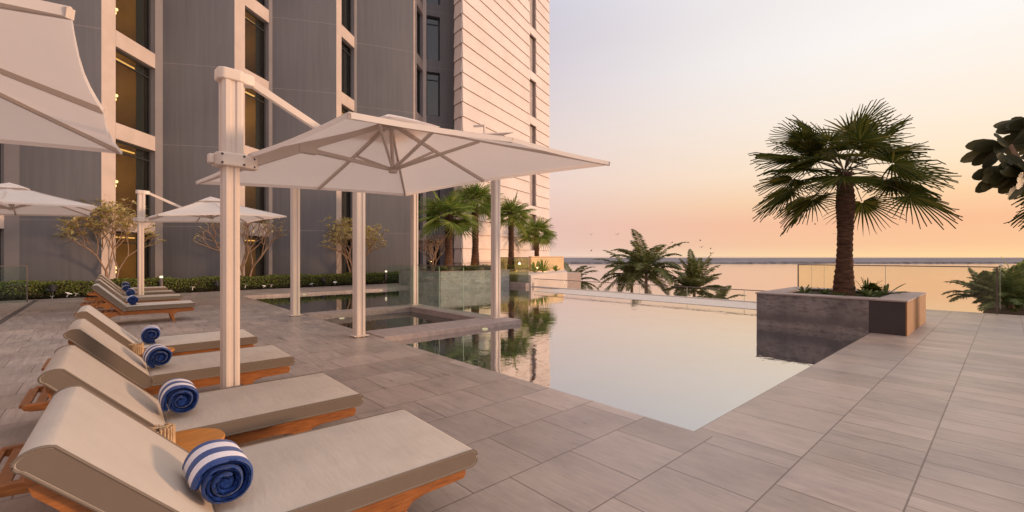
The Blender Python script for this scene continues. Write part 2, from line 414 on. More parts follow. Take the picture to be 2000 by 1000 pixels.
# sea, beach, breakwater
m = MB(); S = 9000; m.face([(-S, -S, -12), (S, -S, -12), (S, S, -12), (-S, S, -12)]); m.build('sea', M['sea'], kind=STR)
m = MB(); m.prism([(15.95, -60), (80, -60), (92, 0), (84, 40), (60, 90), (-60, 90), (-60, 24.5), (15.3, 24.5), (15.3, 3.75), (15.95, 3.75)], -12.3, -9)
m.build('beach', M['sand'], kind=STR)
m = MB(); m.box(15.3, 30, 24.5, 40, -9, 0); m.box(-60, 15.3, 24.5, 60, -9, -.3); m.build('hotel_podium', M['coping'], kind=STR)
# breakwater: a long low land strip with a rock edge
rng = random.Random(5)
m = MB(); n = 260
top = []; bot = []
for i in range(n+1):
    X = -300 + i*1700/n*1.0
    d = 780 + rng.uniform(-4, 4) + X*.02
    top.append(cw(X, d+8, -12+2.4+rng.uniform(-.5, .5))); bot.append(cw(X, d, -12.5))
for i in range(n): m.face([bot[i], bot[i+1], top[i+1], top[i]])
far = [cw(-300-900, 2600, -8.9), cw(1400+2200, 2600, -8.9)]
m.build('breakwater', M['rock'], kind=STR, label='long dark rock breakwater edge far out across the sea')
m = MB()
for i in range(n):
    a = Vector(top[i]); b = Vector(top[i+1]); t0 = i/n; t1 = (i+1)/n
    m.face([a, b, far[0].lerp(far[1], t1), far[0].lerp(far[1], t0)])
m.build('far_shore', M['land'], kind=STR)

# drain channel
m = MB(); m.box(-1.78, -1.66, 4, 20.6, -.01, .005); m.build('drain_channel', M['drain'], kind=STR)

# ---------------------------------------------------------------- palm planter by the pool
QX0, QX1, QY0, QY1, QZ = 10.33, 12.95, 1.20, 3.62, .62
t = thing('palm_planter', 'raised square stone planter at the corner of the pool holding the big palm', 'planter', (11.6, 2.4, 0))
m = MB(); m.box(QX0, QX0+.12, PY0+.03, QY1, -.5, QZ-.03); m.box(QX0+.12, QX1, QY1-.12, QY1, -.5, QZ-.03)
m.build('pool_side_wall', M['oldstone'], t, world=True)
m = MB(); m.box(QX0-.004, QX0+.12, QY0, PY0+.03, 0, QZ-.03); m.build('end_panel', M['greypl'], t, world=True)
m = MB(); m.box(QX0-.002, QX1, QY0-.02, QY0, 0, QZ-.03); m.box(QX1-.12, QX1, QY0, QY1-.12, -.5, QZ-.03); m.build('timber_side', M['ltwood'], t, world=True)
m = MB(); a = .42
m.box(QX0-.02, QX1+.02, QY0-.03, QY0+a, QZ-.03, QZ); m.box(QX0-.02, QX1+.02, QY1-a, QY1+.02, QZ-.03, QZ)
m.box(QX0-.02, QX0+a, QY0+a, QY1-a, QZ-.03, QZ); m.box(QX1-a, QX1+.02, QY0+a, QY1-a, QZ-.03, QZ)
m.build('rim', M['coping'], t, world=True, bevel=.006)
m = MB(); m.box(QX0+.12, QX1-.12, QY0+.1, QY1-.12, -.4, QZ-.06); m.build('soil_fill', M['soil'], t, world=True)

# grey planter at the far end of the pool
t = thing('stone_planter', 'raised grey stone planter standing in the far end of the pool under the palms', 'planter', (12.5, 18, 0))
m = MB(); m.box(10.55, 14.5, 16.3, 20, -.5, .70); m.build('wall', M['greystone'], t, world=True)
m = MB(); m.box(10.53, 14.52, 16.28, 20.0, .70, .73); m.build('rim', M['coping'], t, world=True)
m = MB(); m.box(10.8, 14.2, 16.55, 19.8, .72, .76); m.build('soil_fill', M['soil'], t, world=True)

# far wall slab in the water with glass on it
m = MB(); m.box(14.55, 15.1, 15.2, 17.95, -.5, .12); m.build('pool_end_wall', M['coping'], bevel=.006, label='short stone wall end at the far corner of the pool under the green glass', cat='wall')

# upper terrace block towards the tower
def W2(p): return (p[0], p[1])
m = MB(); m.prism([(14.85, 15.15), (19.25, 16.7), (25.5, 22.6), (25.4, 24.4), (15.4, 20.6), (14.9, 17.9)], -9, .5)
m.build('upper_terrace', simple('pale_render', (.62, .52, .46), .8, .06, 1, .2, obj=False), kind=STR)
a = at(1038, 26); b = at(1101, 29.5); dr = (b-a).normalized(); nr = Vector((-dr.y, dr.x, 0))
m = MB(); m.ext([a, b, b+nr*.2, a+nr*.2], (0, 0, .001)); 
m = MB(); m.ext([a+Vector((0, 0, .5)), b+Vector((0, 0, .5)), b+nr*.2+Vector((0, 0, .5)), a+nr*.2+Vector((0, 0, .5))], (0, 0, .88))
m.build('terrace_wall', simple('peach_render', (.72, .45, .24), .8, .08, 1, .2, obj=False), label='low warm lit orange wall on the terrace beside the stone tower', cat='wall')

# ---------------------------------------------------------------- glass balustrades
def glass_run(label, pts, z0, h, mt, post=None, panel=1.4, rail=True, name='glass_balustrade', group=None, rail_w=.04, edge_w=.012):
    p = [Vector((q[0], q[1], 0)) for q in pts]
    t = thing(name, label, 'balustrade', (p[0].x, p[0].y, z0), 0, group)
    for i in range(len(p)-1):
        a, b = p[i], p[i+1]; L = (b-a).length; n = max(1, round(L/panel)); dr = (b-a)/L
        for k in range(n):
            s0 = a+dr*(L*k/n+.008); s1 = a+dr*(L*(k+1)/n-.008)
            g = MB(); g.bar(s0+Vector((0, 0, z0+h/2)), s1+Vector((0, 0, z0+h/2)), .014, h-.01); g.build('glass_panel', mt, t, world=True)
            e = MB(); e.bar(s1+dr*.003+Vector((0, 0, z0)), s1+dr*.003+Vector((0, 0, z0+h-.01)), edge_w, edge_w, up=dr); e.build('panel_edge', M['edge'], t, world=True)
        if rail:
            g = MB(); g.bar(a+Vector((0, 0, z0+h+.008)), b+Vector((0, 0, z0+h+.008)), rail_w, .025); g.build('top_rail', M['rail'], t, world=True)
    if post:
        for q in post:
            g = MB(); g.bar((q[0], q[1], z0), (q[0], q[1], z0+h+.02), .03, .03, up=(1, 0, 0)); g.build('post', M['rail'], t, world=True)
    return t
glass_run('clear glass fence with dark rail along the shallow pool between two white posts', [(6.42, 7.83), (6.42, 11.06)], .02, 1.12, M['glass'], panel=1.1)
glass_run('short frameless glass panel behind the shallow pool left of the tall post', [(5.55, 11.2), (6.36, 11.2)], .02, 1.12, M['glass'], rail=False, panel=.8)
glass_run('low glass balustrade with thin rail along the infinity edge of the pool', [(15.06, 3.75), (15.06, 15.15)], -.03, .34, M['glassc'], panel=1.8, rail_w=.025)
glass_run('clear glass balustrade facing the sea behind the big palm planter', [(15.83, .18), (15.83, 4.35)], 0, 1.125, M['glassw'], post=[(15.83, .18), (15.83, 4.35)], panel=2.1)
glass_run('yellow tinted glass balustrade running away from the corner post at the right', [(15.9, .14), (22, .14)], 0, 1.14, M['glassw'], panel=1.5)
glass_run('yellow tinted glass balustrade end seen just left of the big palm trunk', [(15.9, 4.4), (20.5, 4.4)], 0, 1.125, M['glassw'], panel=1.5, rail=False)
glass_run('olive tinted glass screen on the wall at the far corner of the pool', [(14.8, 15.25), (14.8, 17.7)], .12, 1.2, M['glassg'], panel=.8)
glass_run('glass balustrade on the terrace in front of the warm lit wall', [tuple(at(1036, 25)[:2]), tuple(at(1098, 27.6)[:2])], .5, .82, M['glassw'], panel=1.3)
glass_run('glass panel with pale frame on the deck at the far left edge', [(-1.86, 19.95), (-6.5, 19.95)], 0, 1.09, M['glass'], post=[(-1.86, 19.95)], panel=1.5)
m = MB(); m.box(17.2, 25, -9, .5, -9, -.25); m.build('outer_planting_bed', M['soil'], kind=STR)

# ---------------------------------------------------------------- hotel wing
H0 = 2.32; PITCH = 3.4; OPEN = 2.81; TOPZ = 21.0
hotel = thing('hotel_building', 'tall grey hotel wing with saw tooth bays of curved panels and lit windows', 'building', at(400, 20))
def v2(p): return Vector((p.x, p.y, 0))
def wallstrip(pts, z0, z1, th, name, mt, bevel=0):
    # extruded polyline wall, thickness th to the inner (left of direction) side
    m = MB(); P_ = [v2(p) for p in pts]; n = len(P_); inn = []
    for i in range(n):
        d = (P_[min(i+1, n-1)]-P_[max(i-1, 0)]).normalized(); inn.append(P_[i]+Vector((-d.y, d.x, 0))*th)
    for i in range(n-1):
        m.ext([P_[i]+Vector((0,0,z0)), P_[i+1]+Vector((0,0,z0)), inn[i+1]+Vector((0,0,z0)), inn[i]+Vector((0,0,z0))], (0, 0, z1-z0))
    return m.build(name, mt, hotel, world=True, smooth=False, bevel=bevel)
def window(a, b, z0, z1, lit, curt=.22, depth=3.0, shelf=True):
    a = v2(a); b = v2(b); d = (b-a); L = d.length; d.normalize(); inn = Vector((-d.y, d.x, 0))
    Z = lambda p, z: Vector((p.x, p.y, z))
    r = inn*.22
    m = MB(); w = .07
    m.bar(Z(a+r, z0+w/2), Z(b+r, z0+w/2), .08, w); m.bar(Z(a+r, z1-w/2), Z(b+r, z1-w/2), .08, w)
    for p in (a+d*w/2, b-d*w/2): m.bar(Z(p+r, z0+w), Z(p+r, z1-w), .08, w, up=inn)
    m.bar(Z(a+r+d*w, z1-.42), Z(b+r-d*w, z1-.42), .06, .05)
    fr = m.build('window', M['frame'], hotel, world=True)
    off = hotel
    def sub(mb, nm, mt):
        o = mb.build(nm, mt, None, world=False, origin=None)
        for vv in o.data.vertices: vv.co -= hotel.location
        o.parent = fr; return o
    g = MB(); g.face([Z(a+r*1.02+d*w, z0+w), Z(b+r*1.02-d*w, z0+w), Z(b+r*1.02-d*w, z1-w), Z(a+r*1.02+d*w, z1-w)]); sub(g, 'pane', M['pane'])
    # room behind
    e = .05; A = a-d*e+inn*.34; B = b+d*e+inn*.34; C_ = B+inn*depth; D_ = A+inn*depth; q0 = z0-.05; q1 = z1+.12
    g = MB()
    g.face([Z(A, q0), Z(B, q0), Z(C_, q0), Z(D_, q0)]); g.face([Z(A, q1), Z(D_, q1), Z(C_, q1), Z(B, q1)])
    g.face([Z(B, q0), Z(B, q1), Z(C_, q1), Z(C_, q0)]); g.face([Z(C_, q0), Z(C_, q1), Z(D_, q1), Z(D_, q0)]); g.face([Z(D_, q0), Z(D_, q1), Z(A, q1), Z(A, q0)])
    sub(g, 'room', M['room'] if lit else M['roomunlit'])
    c0 = b-d*L*curt+inn*.42; c1 = b+inn*.42
    g = MB(); k = 14
    for i in range(k):
        p = c0.lerp(c1, i/k)+inn*.03*(i % 2); q = c0.lerp(c1, (i+1)/k)+inn*.03*((i+1) % 2)
        g.face([Z(p, z0), Z(q, z0), Z(q, z1), Z(p, z1)])
    sub(g, 'curtain', M['curtain'])
    if lit:
        g = MB(); g.bar(Z(a+d*.1+inn*.5, z1-.20), Z(b-d*L*.22+inn*.5, z1-.20), .05, .05); sub(g, 'light_strip', M['strip'])
        if lit > 1:
            g = MB()
            for ss, zz in ((.62, -.55), (.66, -.38), (.60, -.80)):
                p = a+d*L*ss+inn*1.0
                g.lathe(Z(p, z1-1.0+zz), [(.01, -.06), (.05, -.045), (.065, 0), (.05, .045), (.01, .06)], 10)
            sub(g, 'pendant_lamp', M['bulb'])
            g = MB(); p = a+d*L*.3+inn*1.9; g.bar(Z(p, z1-1.05), Z(p+d*L*.6, z1-1.05), .05, .04); sub(g, 'light_strip', M['strip'])
        p = a+d*L*.45+inn*1.2
        l = bpy.data.lights.new('room_lamp', 'POINT'); l.energy = 13 if lit > 1 else 7; l.shadow_soft_size = .15; l.color = (1, .62, .22)
        lo = bpy.data.objects.new('room_lamp', l); col.objects.link(lo); lo.location = Z(p, z1-.9)
    return fr
def levels(n=6):
    out = []
    out.append((0.05, H0))
    for k in range(1, n): 
        t_ = H0+PITCH*k; out.append((t_-OPEN, t_))
    return out
# each bay: pier start, window near, window far, pilaster end, panel end (photo bearing, distance)
bays = [((-250, 12.4), (-215, 13.0), (8, 15.0), (38, 15.1), (198, 15.8), (1, 1, 1, 0, 0, 0)),
        ((198, 15.8), (218, 16.4), (303, 18.4), (318, 18.6), (458, 19.2), (2, 2, 2, 2, 1, 0)),
        ((458, 19.2), (470, 19.8), (525, 21.3), (532, 21.4), (657, 22.1), (1, 1, 2, 1, 0, 0)),
        ((657, 22.1), (664, 22.6), (692, 23.9), (697, 24.0), (808, 25.1), (0, 0, 1, 0, 0, 0)),
        ((808, 25.1), (813, 25.7), (826, 26.9), None, None, (0, 0, 0, 0, 0, 0))]
for bi, (p0, p1, p2, p3, p4, lits) in enumerate(bays):
    A, B, C2 = at(*p0), at(*p1), at(*p2)
    d = (v2(C2)-v2(A)).normalized(); B = A+d*(v2(B)-v2(A)).length
    wallstrip([A, B], -.4, TOPZ, .5, 'pier', M['concrete'], .01)
    lv = levels(); zp = H0
    for k, (z0, z1) in enumerate(lv):
        window(B, C2, z0, z1, lits[k], depth=2.4)
        z_next = lv[k+1][0] if k+1 < len(lv) else TOPZ
        wallstrip([B, C2], z1, z_next, .34, 'spandrel', M['concrete'])
    wallstrip([C2+d*.004, C2+d*.3], -.4, TOPZ, .7, 'jamb', M['pilaster'])
    if p3:
        D3, E4 = at(*p3), at(*p4)
        wallstrip([C2, D3], -.4, TOPZ, .35, 'pilaster', M['pilaster'])
        pts = []; nn = 14
        dd = (v2(E4)-v2(D3)); no = Vector((dd.y, -dd.x, 0)).normalized()
        for i in range(nn+1):
            s_ = i/nn; pts.append(v2(D3)+dd*s_+no*.05*math.sin(math.pi*s_)**.8)
        o = wallstrip(pts, -.4, TOPZ, .2, 'curved_panel', M['panel'])
# recessed end wall with dark windows between the last bay and the tower
a = at(826, 26.9); b = at(892, 27.6); d = (v2(b)-v2(a)).normalized(); L = (v2(b)-v2(a)).length
w0 = a+d*(L*.10); w1 = a+d*(L*.50)
wallstrip([a, w0], -.4, TOPZ, .4, 'end_wall', M['concrete']); wallstrip([w1, b], -.4, TOPZ, .4, 'end_wall', M['panel'])
zprev = -.4
for k in range(6):
    z1 = 16.0-3.4*(5-k)+.0 + (0); z1 = 15.95-3.4*(4-k); z0 = z1-2.65
    if z1 > TOPZ: z1 = TOPZ-.1
    if z0 < 0: z0 = max(z0, 0)
    if z1 <= .5: continue
    wallstrip([w0, w1], zprev, z0, .4, 'spandrel', M['panel']); window(w0, w1, z0, z1, 0, depth=1.5, curt=.05); zprev = z1
wallstrip([w0, w1], zprev, TOPZ+.001, .4, 'spandrel', M['panel'])

# ---------------------------------------------------------------- stone tower
ta, tb, tl = v2(at(903, 25.3)), v2(at(1072, 36)), v2(at(888, 26.0))
tower = thing('stone_tower', 'pale pink tower clad in lapped horizontal stone courses with narrow slit windows', 'building', (ta.x, ta.y, 0))
td = (tb-ta).normalized(); tn = Vector((td.y, -td.x, 0)); TL = (tb-ta).length
ld = (tl-ta).normalized(); ln = Vector((-ld.y, ld.x, 0))
if ln.dot(Vector((CF, SF, 0))) > 0: ln = -ln
CP = .832; Z0 = 13.46-CP*17; ncs = 32
# where the slit columns are along the face
def face_s(px):   # bearing -> distance along the face
    r = (px-1000)/FOC
    # ta + td*s, solve X = r*d
    X0 = ta.x*SF-ta.y*CF; d0 = ta.x*CF+ta.y*SF; Xd = td.x*SF-td.y*CF; dd_ = td.x*CF+td.y*SF
    return (r*d0-X0)/(Xd-r*dd_)
s0, s1 = face_s(1034), face_s(1046.5)
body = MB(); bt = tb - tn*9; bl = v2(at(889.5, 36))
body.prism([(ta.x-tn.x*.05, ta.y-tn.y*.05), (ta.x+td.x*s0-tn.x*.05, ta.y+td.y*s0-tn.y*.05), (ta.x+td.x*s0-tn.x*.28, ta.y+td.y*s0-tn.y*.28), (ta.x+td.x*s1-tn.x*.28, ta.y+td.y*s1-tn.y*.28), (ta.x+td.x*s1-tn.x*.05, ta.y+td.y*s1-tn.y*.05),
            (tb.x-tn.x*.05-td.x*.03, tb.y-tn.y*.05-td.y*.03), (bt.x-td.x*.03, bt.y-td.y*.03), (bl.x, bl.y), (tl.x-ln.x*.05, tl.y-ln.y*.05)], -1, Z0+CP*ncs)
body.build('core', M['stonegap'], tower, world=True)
m = MB()
def course(m, a, b, n, z0, z1, lip=.055):
    Z = lambda p, z: Vector((p.x, p.y, z))
    m.ext([Z(a-n*.06, z0), Z(a+n*lip, z0), Z(a+n*lip, z0+.05), Z(a+n*.005, z1), Z(a-n*.06, z1)], b-a)
slits = []
for k in range(ncs):
    z0 = Z0+CP*k+.024; z1 = Z0+CP*(k+1)
    if z1 < -1: continue
    ph = (k-3) % 4     # three courses open, one solid
    course(m, ta, ta+td*s0, tn, z0, z1); course(m, ta+td*s1, tb+td*.03, tn, z0, z1)
    if ph == 3: course(m, ta+td*s0, ta+td*s1, tn, z0+.18, z1)
    course(m, ta, tl, ln, z0, z1)
    # return face on the far side
    course(m, tb, tb-tn*8, td, z0, z1)
    if ph == 0 and k < ncs-3: slits.append(k)
m.build('stone_cladding', M['stone'], tower, world=True)
for k in slits:
    z0 = Z0+CP*k; z1 = z0+CP*3+.2
    if z0 < 0: continue
    a = ta+td*s0-tn*.24; b = ta+td*s1-tn*.24
    g = MB(); g.face([Vector((a.x, a.y, z0)), Vector((b.x, b.y, z0)), Vector((b.x, b.y, z1)), Vector((a.x, a.y, z1))])
    g.build('slit_window', M['slit'], tower, world=True)

# ---------------------------------------------------------------- posts of the shallow pool shelter
def profile_post(m, x, y, z0, z1, w=.17, g=.012):
    h = w/2; c = .02
    q = [(-h+c,-h),(-g*2,-h),(-g,-h+g),(g,-h+g),(g*2,-h),(h-c,-h),(h,-h+c),(h,-g*2),(h-g,-g),(h-g,g),(h,g*2),(h,h-c),(h-c,h),(g*2,h),(g,h-g),(-g,h-g),(-g*2,h),(-h+c,h),(-h,h-c),(-h,g*2),(-h+g,g),(-h+g,-g),(-h,-g*2),(-h,-h+c)]
    m.prism([(x+a, y+b) for a, b in q], z0, z1)
shel = thing('shade_shelter', 'white four post shelter with flat fabric roof standing over the shallow pool', 'pergola', (4.9, 9.4, 0))
cor = [(3.22, 7.55, 3.30), (3.22, 11.14, 3.55), (6.44, 11.3, 4.2), (6.44, 7.70, 4.10)]
for x, y, z in cor:
    m = MB(); profile_post(m, x, y, 0, z, .172, .018); p = m.build('post', M['paint'], shel, world=True)
    m = MB(); m.box(x-.13, x+.13, y-.13, y+.13, .02, .035); o = m.build('base_plate', M['paint'], None)
    for vv in o.data.vertices: vv.co -= shel.location
    o.parent = p
m = MB(); n = 14
def qz(u, v): 
    z = cor[0][2]*(1-u)*(1-v)+cor[1][2]*(1-u)*v+cor[2][2]*u*v+cor[3][2]*u*(1-v)
    return z+.06-.25*math.sin(math.pi*u)*math.sin(math.pi*v)
g = [[Vector((3.05+u/n*3.62, 7.35+v/n*4.12, qz(u/n, v/n))) for v in range(n+1)] for u in range(n+1)]
for i in range(n):
    for j in range(n): m.face([g[i][j], g[i+1][j], g[i+1][j+1], g[i][j+1]])
m.build('fabric_roof', M['canopy'], shel, world=True, solid=.02)
m = MB()
for i in range(4):
    a = cor[i]; b = cor[(i+1) % 4]; m.bar(a, b, .07, .09)
m.bar((6.2, 7.8, 4.05), (6.2, 7.8, 4.32), .04, .04); m.bar((6.2, 7.8, 4.30), (6.05, 8.0, 4.30), .04, .04)
m.build('roof_frame', M['paint'], shel, world=True)

# ---------------------------------------------------------------- cantilever umbrella
def make_umbrella():
    t = thing('cantilever_umbrella', '', 'umbrella')
    m = MB(); profile_post(m, 0, 0, .03, 2.84, .118, .010); m.build('mast', M['paint'], t)
    m = MB(); profile_post(m, .008, 0, 2.2, 2.80, .146, .012); m.build('mast_sleeve', M['paint'], t)
    m = MB(); m.box(-.11, .11, -.11, .11, .0, .12); m.box(-.3, .3, -.3, .3, 0, .02); m.build('base_plate', M['paint'], t, bevel=.006)
    m = MB(); m.prism([(-.092+.03, -.085), (.06, -.085), (.10, -.05), (.17, -.035), (.17, .035), (.10, .05), (.06, .085), (-.062, .085), (-.097, .05), (-.097, -.05)], 2.775, 2.865); m.build('mast_cap', M['paint'], t, bevel=.012, seg=3)
    m = MB(); m.prism([(-.075, -.095), (.075, -.095), (.12, -.055), (.19, -.045), (.19, .045), (.12, .055), (.075, .095), (-.075, .095), (-.11, .05), (-.11, -.05)], 2.10, 2.205); m.box(-.15, -.105, -.03, .03, 2.115, 2.19)
    cl = m.build('collar', M['paint'], t, bevel=.012, seg=3)
    m = MB()
    for zz in (2.12, 2.185):
        for yy in (-.096, .096):
            for xx in (-.075, .075, .16): 
                y2 = yy if xx < .1 else (.047 if yy > 0 else -.047)
                m.tube([(xx, y2-.003, zz), (xx, y2+.003, zz)], .009, 8)
    m.build('bolt', M['bolt'], cl)
    cx, hx, hy, ze, za = 1.43, 1.31, 1.77, 2.24, 2.80
    apx = Vector((cx, 0, za))
    m = MB(); m.bar((.12, 0, 2.155), (cx-.05, 0, za-.05), .05, .085); ar = m.build('arm', M['paint2'], t, bevel=.006)
    m = MB(); m.box(.52, .68, -.035, .035, 2.31, 2.385); m.build('arm_bracket', M['paint2'], ar, bevel=.008)
    m = MB(); m.bar((.13, 0, 2.82), (.82, 0, 2.50), .045, .06); m.build('upper_strut', M['paint'], t, bevel=.005)
    hub = Vector((cx+.03, 0, 2.285))
    m = MB(); m.tube([(hub.x, 0, 2.255), (hub.x, 0, 2.31)], .045, 12); m.tube([(hub.x, 0, 2.30), (cx, 0, za-.02)], .018, 8)
    m.tube([(cx, 0, za-.10), (cx, 0, za-.03)], .06, 12); hb = m.build('hub', M['paint2'], t)
    m = MB(); m.bar((.64, 0, 2.345), hub, .03, .035); m.bar((cx-.12, 0, za-.08), hub, .02, .02); m.build('brace', M['paint2'], t)
    ends = []
    for ax, ay in ((hx, 0), (hx, hy), (0, hy), (-hx, hy), (-hx, 0), (-hx, -hy), (0, -hy), (hx, -hy)):
        e = Vector((cx+ax*(.985 if not (ax and ay) else 1), ay*(.985 if not (ax and ay) else 1), ze-.035*(1 if (ax and ay) else -.6))); e.z = ze + (ax/hx)*.055 + (.0 if (ax and ay) else .04) + (.03 if (ax > 0 and ay > 0) else -.02 if (ax < 0 and ay < 0) else .02 if (ax < 0 and ay > 0) else 0)*(1 if (ax and ay) else 0); ends.append(e)
    for i, e in enumerate(ends):
        if i == 4: continue
        m = MB(); s_ = apx+Vector((0, 0, -.045)); m.bar(s_, e+Vector((0, 0, -.012)), .024, .034); rb = m.build('rib', M['paint2'], t)
        q = s_.lerp(e, .42)
        m = MB(); m.bar(hub, q+Vector((0, 0, -.02)), .02, .028); m.build('strut', M['paint2'], rb)
    # canopy
    m = MB(); nr = 8; ns = 6
    for i in range(8):
        e0, e1 = ends[i], ends[(i+1) % 8]; grid = []
        for a in range(nr+1):
            row = []
            for b in range(ns+1):
                u = a/nr; w = b/ns; e = e0.lerp(e1, w)
                inw = math.sin(math.pi*w)*.022
                ed = Vector((cx+(e.x-cx)*(1-inw), e.y*(1-inw), e.z+.012))
                p = apx.lerp(ed, u); p.z -= .035*math.sin(math.pi*w)*u*(1-u)*2.2 + .02*math.sin(math.pi*u)
                row.append(p)
            grid.append(row)
        for a in range(nr):
            for b in range(ns):
                if a == 0: m.face([grid[0][0], grid[1][b], grid[1][b+1]])
                else: m.face([grid[a][b], grid[a+1][b], grid[a+1][b+1], grid[a][b+1]])
        for b in range(ns):
            p, q = grid[nr][b], grid[nr][b+1]; m.face([p, p+Vector((0, 0, -.035)), q+Vector((0, 0, -.035)), q])
    can = m.build('canopy', M['canopy'], t)
    me = can.data
    import bmesh
    bm = bmesh.new(); bm.from_mesh(me); bmesh.ops.remove_doubles(bm, verts=bm.verts, dist=.0008); bmesh.ops.recalc_face_normals(bm, faces=bm.faces); bm.to_mesh(me); bm.free()
    m = MB()
    for i in range(8):
        e0, e1 = ends[i], ends[(i+1) % 8]
        for b in range(4):
            f0 = e0.lerp(e1, b/4); f1 = e0.lerp(e1, (b+1)/4)
            pu = lambda e, u, zz: Vector((cx+(e.x-cx)*u, e.y*u, za+(e.z-za)*u+zz))
            bul0 = .008*math.sin(math.pi*b/4); bul1 = .008*math.sin(math.pi*(b+1)/4)
            m.face([pu(f0, .24, .022+bul0), pu(f1, .24, .022+bul1), pu(f1, .12, .045), pu(f0, .12, .045)])
            m.face([pu(f0, .12, .045), pu(f1, .12, .045), apx+Vector((0, 0, .05))])
    m.build('vent', M['canopy'], can, smooth=True)
    m = MB()     # hem seams along the ribs
    for i, e in enumerate(ends):
        m.tube([apx+Vector((0, 0, -.004)), apx.lerp(e, .5)+Vector((0, 0, -.012)), e+Vector((0, 0, .006))], .006, 5)
    m.build('seam', M['canopy'], can)
    return t
umb = make_umbrella()
umb.location = (.71, 4.13, 0); umb.rotation_euler = (0, 0, R(4.1))
umb['label'] = 'large cream cantilever umbrella in the middle, its mast rising between the near loungers'
umb['group'] = 'cantilever umbrellas over the loungers'
u4 = dup(umb, (-2.74, 4.10, 0), R(-2.9), 'close cream umbrella canopy cut off by the top left corner of the picture', 1.0); u4.rotation_euler = (R(2.2), 0, R(-2.9))
dup(umb, (.62, 15.5, 0), R(3), 'white umbrella with slim mast standing between the far loungers', 1.10)
dup(umb, (-3.33, 15.69, 0), R(3), 'distant white umbrella canopy at the left edge above the hedge', 1.10)

